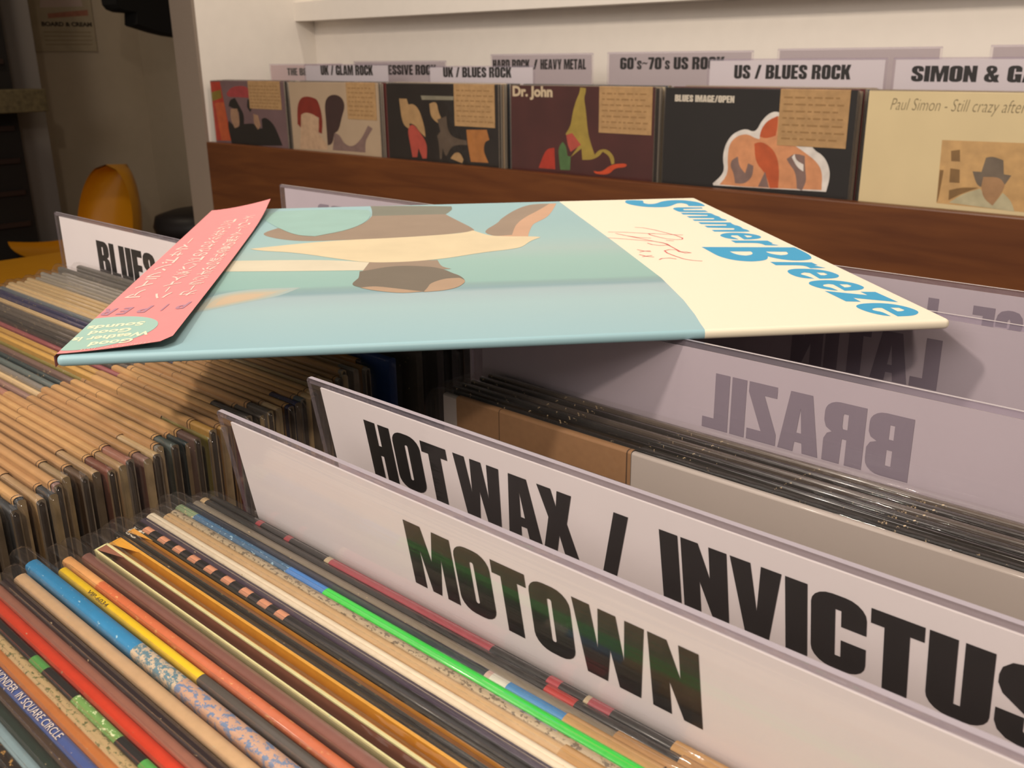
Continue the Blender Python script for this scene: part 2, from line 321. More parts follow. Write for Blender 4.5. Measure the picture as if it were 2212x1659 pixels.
def record(label, X0, Y, ztop, t, segs, group=None, lean=0.0, h=0.315, w=0.312, film=True, price=None, kind='closed', ov=0.012, endmat=None, back=None, inner=None, mouth=False, name='record_sleeve'):
    """a jacket standing in a bin: X0 left end, Y and ztop of its top edge; segs = [(x start, colour material)]"""
    th = math.atan(lean)
    root = thing(name, label, 'record', (X0, Y + h*math.sin(th), ztop - h*math.cos(th)), (th, 0, 0), group)
    mb = MB(); em = endmat or PAPER
    cuts = [0.0] + [max(0.001, x-X0) for x, _ in segs[1:]] + [w]; mats = [m for _, m in segs]
    if kind == 'closed':
        extrude_x(mb, arch(t, h), cuts, mats, em, em)
        if mouth:
            mb.add([(w+0.0002, -t*0.30, 0.004), (w+0.0002, t*0.30, 0.004), (w+0.0002, t*0.30, h-t*0.55), (w+0.0002, 0, h-t*0.2), (w+0.0002, -t*0.30, h-t*0.55)], [(0, 1, 2, 3, 4)], INNER)
    else:                                   # mouth of the jacket gapes upwards
        im = inner or PAPER; q = 0.0007
        for y0, y1 in ((-t/2, -t/2+q), (t/2-q, t/2)):
            k = len(cuts)
            for i in range(k-1): mb.box(cuts[i], cuts[i+1], y0, y1, 0, h, mats[i])
        mb.add([(0.001, -t/2+q+0.0001, 0), (w, -t/2+q+0.0001, 0), (w, -t/2+q+0.0001, h-0.0004), (0.001, -t/2+q+0.0001, h-0.0004)], [(0, 1, 2, 3)], im)
        mb.add([(0.001, t/2-q-0.0001, 0), (w, t/2-q-0.0001, 0), (w, t/2-q-0.0001, h-0.0004), (0.001, t/2-q-0.0001, h-0.0004)], [(0, 1, 2, 3)], im)
        mb.box(0, q, -t/2, t/2, 0, h, mats[0])
        mb.add([(0.0008, -t/2+q, h), (0.0008, t/2-q, h), (0.012, t/2-q, h-0.0002)], [(0, 1, 2)], im)
        mb.box(0.002, w-0.002, -0.0006, 0.0006, 0.002, h-0.007, im)
    jk = link('jacket', mb.mesh('jacket'), root)
    if price:                               # folded paper tag over the top edge: (x0, x1, drop)
        a, b, drop = price[:3]; mb = MB(); a -= X0; b -= X0
        tm = price[3] if len(price) > 3 else TAGM
        prof = arch(t+0.0006, h+0.0004, lo=h-drop)
        c1 = a + 0.0035; cs = [a, c1, c1+0.0007, b]; ms = [tm, CREASE, tm]
        if b-a > 0.08: cs = [a, a+0.024, a+0.0244, b-0.002, b-0.0014, b]; ms = [tm, CREASE, tm, CREASE, tm]
        extrude_x(mb, prof, cs, ms); link('price_tag', mb.mesh('price_tag'), root)
    if film: link('plastic_cover', film_mesh(w, h, t+(0.0007 if price else 0), ov), root)
    return root, jk

COVERS = {"1":[["red",[[-2271,-54],[-2203,-53],[-2176,-192],[-2248,-195]]],["yolive",[[-2263,-79],[-2203,-72],[-2202,-91],[-2258,-100]]],["orange",[[-2237,-104],[-2194,-101],[-2182,-192],[-2224,-194]]],["rose",[[-2179,-81],[-2153,-64],[-2091,-61],[-2074,-74],[-2082,-89],[-2132,-88],[-2173,-89]]],["black",[[-2175,-110],[-2166,-95],[-2143,-90],[-2128,-107],[-2110,-128],[-2114,-150],[-2070,-146],[-2058,-159],[-2037,-157],[-2037,-136],[-2019,-131],[-1990,-145],[-1976,-164],[-1960,-193],[-2176,-204],[-2188,-156],[-2180,-144],[-2163,-155],[-2134,-156],[-2131,-123],[-2155,-114]]],["skin",[[-2167,-116],[-2137,-115],[-2131,-143],[-2138,-158],[-2157,-161],[-2172,-140]]],["skin",[[-2070,-125],[-2050,-128],[-2043,-151],[-2055,-161],[-2071,-148]]],["black",[[-2089,-93],[-2075,-90],[-2069,-108],[-2082,-122],[-2094,-110]]]],"2":[["redhair",[[-1890,-104],[-1877,-87],[-1857,-81],[-1829,-83],[-1809,-89],[-1798,-128],[-1805,-160],[-1817,-157],[-1812,-126],[-1825,-122],[-1865,-119],[-1879,-127],[-1879,-152],[-1894,-142]]],["skinpale",[[-1877,-121],[-1858,-115],[-1822,-121],[-1812,-135],[-1818,-159],[-1787,-184],[-1788,-193],[-1892,-197],[-1883,-152]]],["darkbrown",[[-1788,-96],[-1775,-80],[-1750,-75],[-1725,-81],[-1716,-99],[-1729,-120],[-1744,-151],[-1760,-156],[-1769,-180],[-1787,-184],[-1787,-131]]],["mauve",[[-1760,-156],[-1742,-159],[-1727,-178],[-1699,-183],[-1668,-165],[-1643,-136],[-1628,-142],[-1655,-167],[-1657,-192],[-1770,-193]]]],"3":[["tan",[[-1540,-80],[-1517,-80],[-1513,-91],[-1500,-89],[-1487,-95],[-1477,-108],[-1467,-135],[-1466,-152],[-1483,-142],[-1496,-129],[-1512,-127],[-1512,-138],[-1525,-134],[-1534,-123],[-1538,-98]]],["redrose",[[-1512,-131],[-1499,-129],[-1483,-142],[-1467,-158],[-1462,-172],[-1465,-193],[-1477,-194],[-1488,-174],[-1493,-192],[-1507,-193],[-1514,-161],[-1518,-143]]],["tan",[[-1451,-88],[-1437,-84],[-1429,-87],[-1426,-102],[-1417,-117],[-1419,-126],[-1434,-122],[-1449,-111]]],["greybrown",[[-1430,-117],[-1404,-110],[-1402,-134],[-1389,-149],[-1351,-153],[-1348,-161],[-1390,-163],[-1407,-185],[-1412,-183],[-1417,-170],[-1421,-191],[-1426,-192],[-1428,-159],[-1432,-148],[-1422,-139]]],["orangetan",[[-1350,-133],[-1296,-131],[-1290,-149],[-1302,-153],[-1306,-171],[-1293,-191],[-1340,-192],[-1348,-158]]],["tan",[[-1396,-189],[-1384,-177],[-1369,-176],[-1360,-189],[-1364,-196]]],["greyink",[[-1475,-73],[-1382,-73],[-1383,-80],[-1472,-81]]]],"4":[["yellowg",[[-1074,-53],[-1062,-54],[-1062,-61],[-1066,-70],[-1061,-91],[-1057,-124],[-1049,-146],[-1041,-162],[-1032,-153],[-1015,-151],[-1000,-162],[-999,-174],[-1005,-176],[-1010,-162],[-1024,-156],[-1033,-165],[-1049,-171],[-1068,-172],[-1070,-153],[-1094,-169],[-1079,-152],[-1089,-138],[-1106,-131],[-1094,-116],[-1090,-93],[-1082,-72],[-1076,-63]]],["red",[[-1151,-158],[-1131,-155],[-1129,-192],[-1168,-192]]],["green",[[-1122,-154],[-1112,-144],[-1104,-151],[-1101,-167],[-1094,-168],[-1095,-191],[-1117,-192],[-1120,-174]]],["orangered",[[-1043,-189],[-1026,-190],[-1006,-176],[-977,-172],[-973,-175],[-977,-179],[-998,-181],[-1010,-193],[-1039,-194]]],["redrose",[[-1104,-132],[-1091,-128],[-1071,-147],[-1094,-160],[-1101,-148]]]],"5":[["white",[[-808,-192],[-794,-180],[-789,-169],[-793,-154],[-791,-136],[-782,-120],[-770,-112],[-756,-108],[-745,-112],[-738,-109],[-732,-97],[-723,-87],[-713,-82],[-702,-83],[-653,-122],[-646,-133],[-631,-140],[-621,-154],[-618,-170],[-622,-190],[-807,-195]]],["peach",[[-796,-193],[-782,-176],[-785,-151],[-783,-131],[-771,-119],[-754,-115],[-740,-121],[-733,-122],[-731,-107],[-722,-95],[-706,-88],[-701,-89],[-698,-122],[-680,-126],[-658,-138],[-640,-149],[-630,-163],[-629,-188],[-742,-193]]],["orange",[[-741,-129],[-730,-125],[-712,-133],[-701,-148],[-697,-168],[-697,-191],[-710,-192],[-719,-171],[-737,-156]]],["orange",[[-733,-118],[-731,-107],[-722,-95],[-706,-88],[-705,-102],[-707,-116],[-723,-121]]],["mauve",[[-778,-155],[-767,-149],[-764,-163],[-753,-173],[-749,-158],[-740,-161],[-740,-177],[-753,-189],[-769,-189],[-773,-173],[-779,-165]]],["mauve",[[-687,-148],[-675,-139],[-659,-142],[-657,-159],[-653,-177],[-659,-191],[-667,-189],[-671,-166],[-681,-156]]],["mauve",[[-720,-168],[-712,-191],[-730,-191]]],["white",[[-679,-145],[-675,-140],[-672,-149],[-660,-154],[-659,-164],[-669,-159]]]],"6":[["sepia",[[-470,-111],[-359,-110],[-347,-194],[-467,-192]]],["sepiadark",[[-457,-124],[-446,-122],[-444,-137],[-455,-137]]],["sepiadark",[[-455,-146],[-443,-147],[-441,-164],[-454,-164]]],["sepiadark",[[-468,-149],[-463,-149],[-465,-188],[-467,-191]]],["sepiadark",[[-453,-174],[-437,-169],[-417,-168],[-438,-178],[-452,-187]]],["palegreen",[[-451,-190],[-435,-177],[-415,-169],[-406,-178],[-397,-189],[-387,-172],[-376,-181],[-370,-194]]],["skinsepia",[[-414,-154],[-386,-151],[-386,-166],[-391,-178],[-397,-189],[-409,-181],[-414,-167]]],["hatgrey",[[-427,-148],[-416,-148],[-413,-130],[-405,-128],[-392,-132],[-389,-149],[-380,-150],[-386,-162],[-393,-153],[-413,-154],[-414,-167],[-420,-164]]]]}
CC = dict(red='#a8301c', yolive='#7c6a1e', orange='#b5532a', rose='#9c3a3c', black='#14110f', skin='#9c7a60', redhair='#7a2416', skinpale='#b99a7c', darkbrown='#3a2624', mauve='#7d655e',
          tan='#a5845a', redrose='#a8473a', greybrown='#57493c', orangetan='#a46a34', greyink='#7f7a68', yellowg='#9a8438', green='#4a6a3c', orangered='#c0451e', white='#d9d3cc', peach='#cc8d62',
          sepia='#bf9a66', sepiadark='#7e6038', palegreen='#b3ac8c', skinsepia='#a07c58', hatgrey='#6d6153')
def cover(key, label, X0, base, edge, price, n, group, stack_label, shades, ztop=-0.051, coat=0.25):
    Y0 = 1.326; w = 0.312
    root, jk = record(label, X0, Y0, ztop, 0.0034, [(X0, base)], None, 0.0, film=True, price=None, ov=0.004, endmat=edge)
    h = 0.315; yb = -0.00178
    mb = MB()
    for k, (c, poly) in enumerate(COVERS[key]):
        pl = soften([(x/1000, z/1000) for x, z in poly], 60, 2)
        mat = M(CC[c], rough=0.5, vary=0.14, scale=60)
        pl = [(max(X0+0.0005, min(X0+w-0.0005, x)), max(ztop-h+0.004, min(ztop-0.001, z))) for x, z in pl]
        mb.flat([pl], lambda a, b: (a-X0, yb-0.00002*k, b-(ztop-h)), mat)
    pic = link('cover_picture', mb.mesh('cover_picture'), root)
    if price:
        mb = MB(); x0, x1, drop = price; x0 -= X0; x1 -= X0
        extrude_x(mb, arch(0.0046, h+0.0006, lo=h-drop), [x0, x1], [M('#a8865c', rough=0.75, vary=0.12, scale=90)])
        for r in range(7):
            zz = h-0.012-r*drop/8.2; xx = x0+0.006
            while xx < x1-0.012:
                l = random.uniform(0.004, 0.016); mb.box(xx, min(xx+l, x1-0.004), -0.00245, -0.00232, zz, zz+0.0022, M('#8f6f48', rough=0.8)); xx += l+0.004
        link('price_tag', mb.mesh('price_tag'), root)
    for i in range(n):                      # the records packed behind it
        sh = shades[i % len(shades)]
        record(stack_label, X0+random.uniform(-0.002, 0.005), Y0+0.0060+0.0060*i, ztop+random.uniform(-0.002, 0.002), 0.0032, [(X0, sh)], group, film=(i % 3 == 0), ov=0.002, endmat=M(random.choice(['#b3aa9c', '#8f877a', '#cfc5b4', '#6c645a', '#a0978a']), rough=0.6, coat=0.4))
    return root
Dk = lambda c: M(c, rough=0.5, coat=0.3)
mixed = [Dk(c) for c in ('#2b2622', '#8d7a63', '#5a2a28', '#b7a88e', '#38404a', '#77684f', '#1a1816', '#9a8a78')]
cover('1', 'record with a red paper strip and two dark-haired figures, leftmost on the wall bin', -2.248, M('#6e5658', vary=0.1, scale=20), PAPER2, (-2.081, -1.950, 0.062), 9, 'records behind the red strip cover', 'record sleeve packed behind the cover with the red paper strip', mixed)
cover('2', 'beige record cover with a red-haired and a dark-haired figure in the wall bin', -1.916, M('#b09a80', vary=0.04, scale=20), PAPER2, (-1.709, -1.612, 0.074), 9, 'records behind the beige portrait cover', 'record sleeve packed behind the beige cover with two figures', mixed)
cover('3', 'black record cover with standing figures and a creased tan tag in the wall bin', -1.578, M('#1d1712', vary=0.25, scale=14), PAPER2, (-1.381, -1.274, 0.076), 9, 'records behind the black figure cover', 'record sleeve packed behind the black cover with standing figures', mixed)
r4 = cover('4', 'glossy maroon record cover lettered in cream in the wall bin', -1.2335, M('#45201d', vary=0.22, scale=12, rough=0.4), PAPER2, (-1.033, -0.926, 0.074), 9, 'records behind the maroon cover', 'record sleeve packed behind the glossy maroon cover', mixed)
mb = MB(); cream = M('#c4b193')
font_on(mb, 'Dr. John', lambda a, b: (0.004+a*0.094, -0.00185, 0.315-0.0245+b*0.0235), cream, 0.045); link('title_lettering', mb.mesh('title_lettering'), r4)
r5 = cover('5', 'black record cover with a white-edged cluster of orange heads in the wall bin', -0.9015, M('#141110', vary=0.2, scale=10), PAPER2, (-0.704, -0.599, 0.078), 10, 'records behind the black cluster cover', 'record sleeve packed behind the black cover with orange heads', mixed)
mb = MB(); impact_on(mb, 'BLUES IMAGE/OPEN', 0.0175, 0.1225, 0.315-0.0205, 0.315-0.0105, -0.00185, M('#c9c0b0')); link('title_lettering', mb.mesh('title_lettering'), r5)
r6 = cover('6', 'cream record cover with handwriting and a sepia picture at the right of the wall bin', -0.5735, M('#d3c196', vary=0.04, scale=12), PAPER2, None, 9, 'records behind the cream cover', 'record sleeve packed behind the cream cover with handwriting', mixed)
mb = MB(); font_on(mb, 'Paul Simon - Still crazy after all', lambda a, b: (0.031+a*0.186, -0.00185, 0.315-0.029+b*0.020), M('#7a6c4e'), -0.012, 0.3); link('title_lettering', mb.mesh('title_lettering'), r6)

# ------------------------------------------------------------------ dividers
CARD = M('#ece6e2', rough=0.6, vary=0.015, scale=40)
CARDV = M('#bab0b6', rough=0.55, vary=0.02, scale=30)
INK = M('#0c0a09', rough=0.35, spec=0.5, vary=0.0)
GHOST = M('#857b86', rough=0.6, vary=0.02, scale=30)
def divider(label, X0, X1, Y, ztop, H, lean=0.0, facing=-1, words=(), ghost=None, group=None, card=None, inset=(0.0062, 0.0026), thick=0.0013, clear=True):
    """clear holder with a white card; words = (text, x0, x1, z0, z1, width_of) in eye coordinates"""
    th = math.atan(lean); w = X1-X0
    root = thing('divider_card', label, 'divider', (X0, Y+H*math.sin(th), ztop-H*math.cos(th)), (th, 0, 0), group)
    mb = MB(); mb.box(inset[0], w-inset[0], -0.0003, 0.0003, 0.004, H-inset[1], card or CARD); cd = link('card', mb.mesh('card'), root)
    zl = lambda z: H-(ztop-z)/math.cos(th)
    if words:
        mb = MB()
        for wd in words:
            s, x0, x1, z0, z1 = wd[:5]
            impact_on(mb, s, x0-X0, x1-X0, zl(z0), zl(z1), facing*0.00042, INK, width_of=wd[5] if len(wd) > 5 else None)
        link('lettering', mb.mesh('lettering'), root)
    if ghost:
        mb = MB()
        for wd in ghost:
            s, x0, x1, z0, z1 = wd[:5]; impact_on(mb, s, x0-X0, x1-X0, zl(z0), zl(z1), -0.00042, GHOST)
        o = link('show_through_lettering', mb.mesh('show_through_lettering'), root); o['label'] = 'grey lettering showing through from the other side'
    if clear:
        mb = MB(); y = thick/2
        loop = rrect(0, 0, w, H, 0.0015, 3)
        n = len(loop); b = len(mb.v)
        mb.v += [(p[0], -y, p[1]) for p in loop] + [(p[0], y, p[1]) for p in loop]
        mb.face(range(n), HOLDER); mb.face(range(n, 2*n), HOLDER)
        for i in range(n):
            j = (i+1) % n; mb.face((i, j, n+j, n+i), HEDGE_HIGHLIGHT if min(loop[i][1], loop[j][1]) > H-0.0016 else HRIM)
        mb.add([(0.0004, 0, H-inset[1]+0.0002), (w-0.0004, 0, H-inset[1]+0.0002), (w-0.0004, 0, H-0.0002), (0.0004, 0, H-0.0002)], [(0, 1, 2, 3)], HRIM)
        link('clear_holder', mb.mesh('clear_holder'), root)
    return root
DG = 'dividers in the near bins'
divider('white divider lettered in black beneath the tilted record, nearest of the dividers', -0.2440, 0.085, 0.1348, -0.0968, 0.354, 0.174, -1, [('MOTOWN', -0.1643, -0.0806, -0.1250, -0.1062)], group=DG)
divider('white divider with two names parted by a slash, second from the front', -0.2494, 0.080, 0.1704, -0.0968, 0.354, 0.174, -1,
        [('HOT', -0.2233, -0.1868, -0.1247, -0.1053), ('WAX', -0.1839, -0.1405, -0.1247, -0.1053), ('/', -0.1326, -0.1230, -0.1247, -0.1053), ('INVICTUS', -0.1141, -0.0393, -0.1247, -0.1053, 'INVICTU')], group=DG)
divider('pale divider seen from behind with BRAZIL showing through backwards', -0.2900, 0.040, 0.2848, -0.0968, 0.349, 0, 1, [('BRAZIL', -0.0983, -0.1727, -0.1276, -0.1066)], [('BRAZIL', -0.0983, -0.1727, -0.1276, -0.1066)], DG, CARDV)
divider('pale divider seen from behind with LATIN showing through backwards', -0.2900, 0.040, 0.3805, -0.0968, 0.349, 0, 1, [('LATIN', -0.1248, -0.1880, -0.1285, -0.1078)], [('LATIN', -0.1248, -0.1880, -0.1285, -0.1078)], DG, CARDV)
divider('pale divider seen from behind, farthest at the right before the walnut board', -0.2900, 0.040, 0.4375, -0.0968, 0.349, 0, 1, [('SE', -0.1120, -0.1327, -0.127, -0.1058), ('I', -0.1475, -0.1522, -0.127, -0.1053)], [('SE', -0.1120, -0.1327, -0.127, -0.1058), ('I', -0.1475, -0.1522, -0.127, -0.1053)], DG, CARDV)
divider('white divider lettered BLUES at the left beside the yellow chair', -0.6732, -0.343, 0.2695, -0.0965, 0.349, 0, -1, [('BLUES', -0.6157, -0.5400, -0.1313, -0.1090)], group=DG)
divider('pale divider seen from behind, standing up beyond the far edge of the tilted record', -0.6832, -0.353, 0.456, -0.0975, 0.349, 0, 1, [('RB', -0.603, -0.634, -0.130, -0.1085)], [('RB', -0.603, -0.634, -0.130, -0.1085)], DG, CARDV)
RG = 'dividers in the wall bin'
def rear_div(label, X0, X1, Y, ztop, words, card=None):
    return divider(label, X0, X1, Y, ztop, 0.345, 0, -1, words, None, RG, card, (0.004, 0.003), 0.0013)
CW = M('#d5ced0', rough=0.6, vary=0.01); CG = M('#b9aeae', rough=0.6, vary=0.01)
rear_div('white divider lettered US / BLUES ROCK above the black cover with orange heads', -0.906, -0.6045, 1.45, -0.0100, [('US / BLUES ROCK', -0.8561, -0.6590, -0.0407, -0.0195)], CW)
rear_div('white divider with a duo name behind the cream cover, rightmost on the wall bin', -0.598, -0.285, 1.452, -0.0100, [('SIMON & GARFUNKEL', -0.5696, -0.4799, -0.0428, -0.0213, 'SIMON')], CW)
rear_div("greyish divider lettered 60's~70's US ROCK in the wall bin", -1.191, -0.880, 1.55, 0.0028, [("60's~70's US ROCK", -1.1608, -0.9688, -0.0283, -0.0070, "60's~70's US RO")], CG)
rear_div('blank pale divider farthest back above the US / BLUES ROCK divider', -0.862, -0.584, 1.60, 0.0048, [], CG)
rear_div('blank pale divider farthest back at the right above the duo divider', -0.515, -0.21, 1.602, 0.0058, [], CG)
rear_div('greyish divider lettered HEAVY METAL above the glossy maroon cover', -1.503, -1.227, 1.552, 0.0020, [('HEAVY METAL', -1.3631, -1.2445, -0.0284, -0.0090), ('/', -1.383, -1.370, -0.0284, -0.009), ('HARD ROCK', -1.4971, -1.392, -0.0284, -0.0090)], CG)
rear_div('white divider lettered UK / BLUES ROCK above the black figure cover', -1.554, -1.262, 1.42, -0.0195, [('UK / BLUES ROCK', -1.5105, -1.3204, -0.0413, -0.0219)], CW)
rear_div('divider lettered PROGRESSIVE ROCK, half hidden by its neighbours', -1.900, -1.585, 1.50, -0.0095, [('PROGRESSIVE ROCK', -1.8620, -1.6170, -0.0393, -0.0180)], CG)
rear_div('white divider lettered UK / GLAM ROCK above the beige portrait cover', -1.985, -1.6793, 1.42, -0.0150, [('UK / GLAM ROCK', -1.9225, -1.7340, -0.0389, -0.0176)], CW)
rear_div('pinkish divider starting with THE, leftmost on the wall bin', -2.2477, -1.945, 1.50, -0.0145, [('THE BE', -2.1712, -2.0885, -0.0423, -0.0247)], M('#d0b9b6', rough=0.6, vary=0.01))
# ------------------------------------------------------------------ near table with the two bins
BINW = M('#6a4628', rough=0.5, vary=0.15, scale=20)
bt = thing('record_bin_table', 'low wooden record bin on a table under the near records', 'record bin', (-0.3, 0.25, -0.52))
mb = MB(); mb.box(-0.42, 0.42, -0.33, 0.33, 0.0, 0.0725, BINW); link('bottom_board', mb.mesh('bottom_board'), bt)
mb = MB(); mb.box(-0.42, 0.42, -0.345, -0.33, 0.0, 0.23, BINW); link('side_board', mb.mesh('side_board'), bt)
mb = MB(); mb.box(-0.42, 0.42, 0.33, 0.345, 0.0, 0.23, BINW); link('side_board', mb.mesh('side_board'), bt)
mb = MB(); mb.box(-0.435, -0.42, -0.345, 0.345, 0.0, 0.23, BINW); link('side_board', mb.mesh('side_board'), bt)
mb = MB(); mb.box(0.42, 0.435, -0.345, 0.345, 0.0, 0.23, BINW); link('side_board', mb.mesh('side_board'), bt)
mb = MB(); mb.box(-0.008, -0.002, -0.33, 0.33, 0.0725, 0.25, M('#2a1c12')); link('partition', mb.mesh('partition'), bt)
for sx in (-0.38, 0.38):
    for sy in (-0.29, 0.29):
        mb = MB(); mb.box(sx-0.03, sx+0.03, sy-0.03, sy+0.03, -0.56, 0.0, BINW); link('leg', mb.mesh('leg'), bt)

# ------------------------------------------------------------------ records of the nearest (right-hand) bin
J = lambda c, wear=0.0, coat=0.15, rough=0.45, wc='#c9b28c', vary=0.06: M(c, rough=rough, coat=coat, wear=wear, wearcol=wc, vary=vary)
BLK, BLK2, NAVY = J('#100c0a'), J('#171412'), J('#182031')
FG = 'records in the nearest bin'
LEAN = 0.174
def front(label, X0, Y, t, segs, **k):
    t *= 1.17; k.setdefault('ov', random.choice([0.009, 0.012, 0.015]))
    z = k.pop('z', -0.13); k.setdefault('lean', LEAN)
    s = [(X0, segs[0])]
    for a, b in segs[1:]: s.append((a, b))
    return record(label, X0, Y*(z/-0.13), z, t, s, FG, **k)
RED1, MAR, CRM = J('#8f3238'), J('#9a3f49'), J('#b7a585')
front('black record with maroon patches touching the nearest lettered divider', -0.2575, 0.1372, 0.0022, [BLK, (-0.2325, RED1), (-0.2300, BLK), (-0.2180, RED1), (-0.2155, BLK), (-0.1990, CRM), (-0.1970, MAR), (-0.1358, BLK), (-0.1185, J('#a83a42')), (-0.1150, BLK), (-0.1080, CRM), (-0.1068, MAR), (-0.1010, BLK)], price=(-0.0856, 0.02, 0.03, TAGM2))
front('black record with one red patch, second in front of the nearest lettered divider', -0.2590, 0.1345, 0.0021, [J('#b79c74', 0.2), (-0.2565, BLK), (-0.1169, J('#b02f2a')), (-0.1085, BLK)], price=(-0.0823, 0.02, 0.03))
front('grey paper-edged record, third in front of the nearest lettered divider', -0.2587, 0.1318, 0.0022, [J('#7d7363', 0.1, 0.1, 0.7)], price=(-0.0960, 0.02, 0.03), endmat=PAPER2)
front('dark navy record turning white and blue at the right, with a tan tag', -0.2592, 0.1294, 0.0021, [NAVY, (-0.1300, J('#c9a8a0')), (-0.1284, J('#d5d2c6')), (-0.1235, J('#3f86c4'))], price=(-0.1071, 0.02, 0.035, TAGM2))
front('record with a blue edge that turns bright green', -0.2600, 0.1268, 0.0024, [J('#7f9470', 0.3), (-0.2500, J('#3d6485', 0.25, wc='#9fc4d8')), (-0.2020, J('#3f7fc8')), (-0.1856, J('#35d848', 0, 0.4, 0.4, vary=0.01))])
front('worn grey-brown record with frayed edges behind the tan one', -0.2580, 0.1240, 0.0021, [J('#6f6350', 0.75, wc='#b9a88a')])
front('tan record in front of the worn grey-brown one', -0.2570, 0.1213, 0.0026, [J('#c9a678', 0.1, 0.2)], price=(-0.1013, 0.02, 0.035, TAGM2))
front('cream record between the tan and the dark purple ones', -0.2610, 0.1180, 0.0026, [J('#efe0c4', 0.02, 0.2)])
front('dark purple record in front of the cream one', -0.2596, 0.1150, 0.0024, [J('#3b2f42', 0.05)])
DSH = J('#cf8f6c', 0, 0.3)
sg = [BLK]
for a in (-0.2536, -0.2447, -0.2363, -0.2281, -0.2196, -0.2110, -0.2022, -0.1939, -0.1864): sg += [(a, DSH), (a+0.0040, BLK)]
front('black record with a dashed peach line along its edge', -0.2587, 0.1126, 0.0024, sg)
OL = J('#2a2418', 0.15, wc='#6b5a30')
front('dark record gaping open on a mustard lining, with white chips at the corner', -0.2560, 0.1090, 0.0030, [J('#2b2722', 0.55, wc='#cfc6b4'), (-0.2500, OL)], kind='open', inner=J('#c98f3a'))
front('black record between two mustard-lined ones', -0.2575, 0.1060, 0.0024, [J('#191814', 0.08)])
front('record gaping open on a bright mustard inside', -0.2526, 0.1026, 0.0036, [J('#d79c34')], kind='open', inner=J('#d3952c'))
front('pale green-cream record gaping open on a brown lining', -0.2522, 0.0985, 0.0036, [J('#d6cf98', 0.08, wc='#a6c0a0')], kind='open', inner=J('#8c5a44'))
front('mauve-brown record in a loose shiny cover', -0.2510, 0.0937, 0.0026, [J('#8a5f55', 0, 0.5, 0.3)], ov=0.018)
front('orange-brown record in front of the mauve-brown one', -0.2530, 0.0892, 0.0026, [J('#dda062', 0.1, wc='#b3502e'), (-0.2330, J('#c9683c', 0.2, wc='#dda062'))])
ry, jy = front('yellow-edged record that turns grey at the right', -0.2470, 0.0858, 0.0022, [J('#f2c81e', 0, 0.3), (-0.1758, J('#4d463f'))], z=-0.1295)
mb = MB(); font_on(mb, 'VIP-6034', lambda a, b: (0.0169+a*0.0105, -0.0011+b*0.0012, 0.3151), M('#5a4a1a'), 0.0)
link('spine_lettering', mb.mesh('spine_lettering'), ry)
front('bright blue worn record turning speckled and peach to the right', -0.2555, 0.0818, 0.0034, [J('#2f83b4', 0.12, wc='#9cc4d6'), (-0.1960, J('#5d7f8c', 0.6, wc='#c9b59a')), (-0.1760, J('#c29a80', 0.5, wc='#6a7fa0'))], z=-0.1285)
front('cream-tan record with a soft brown edge near the blue one', -0.2530, 0.0766, 0.0032, [J('#d0ab82', 0.1, 0.2)])
front('dark purple record under glinting plastic, in front of the cream-tan one', -0.2535, 0.0728, 0.0024, [J('#2c2226', 0.05, 0.5, 0.3)])
front('dusky pink record in front of the glinting purple one', -0.2540, 0.0701, 0.0022, [J('#a06a58', 0, 0.5, 0.3)])
front('bright red record in the nearest bin', -0.2550, 0.0668, 0.0030, [J('#e0442a', 0.02, 0.5, 0.3)], z=-0.1310)
front('black record with green patches in front of the red one', -0.2560, 0.0636, 0.0022, [J('#4b8a42', 0.1), (-0.2380, BLK2), (-0.2120, J('#4b8a42', 0.1)), (-0.2050, BLK2), (-0.1900, J('#6f9a50', 0.35, wc='#d9e6b4')), (-0.1700, BLK2), (-0.1600, J('#4fa048')), (-0.1480, BLK2)])
front('olive record with torn tan edges', -0.2565, 0.0610, 0.0022, [J('#6c6d45', 0.8, wc='#c2a77a')])
front('orange record in front of the torn olive one', -0.2565, 0.0583, 0.0027, [J('#c9793f', 0.06, 0.4)], z=-0.1305)
r27, j27 = front('blue record with its title lettered along the edge', -0.2570, 0.0556, 0.0026, [J('#4b5f9a', 0.06, 0.3, wc='#c9b9b4')])
mb = MB(); font_on(mb, 'STEVIE WONDER  IN SQUARE CIRCLE', lambda a, b: (0.0365+a*0.0418, -0.0011+b*0.0021, 0.3152), M('#d6c8b8'), 0.0)
link('spine_lettering', mb.mesh('spine_lettering'), r27)
front('thin brown-black record in front of the lettered blue one', -0.2570, 0.0532, 0.0018, [J('#4a3a2e', 0.1)])
front('dark green record near the bottom left corner', -0.2575, 0.0508, 0.0024, [J('#2c3a34', 0.05, 0.5, 0.3)])
front('light blue-grey record near the bottom left corner', -0.2575, 0.0482, 0.0024, [J('#8fa9b0', 0.1, 0.5, 0.3)])
front('black record with torn tan spots near the bottom left corner', -0.2575, 0.0457, 0.0024, [J('#2a221c', 0.35, wc='#b98f50')])
front('black record, second from the front of the nearest bin', -0.2575, 0.0432, 0.0022, [BLK2])
front('dark red-brown record, frontmost in the nearest bin', -0.2575, 0.0406, 0.0024, [J('#4a2420', 0.1)])
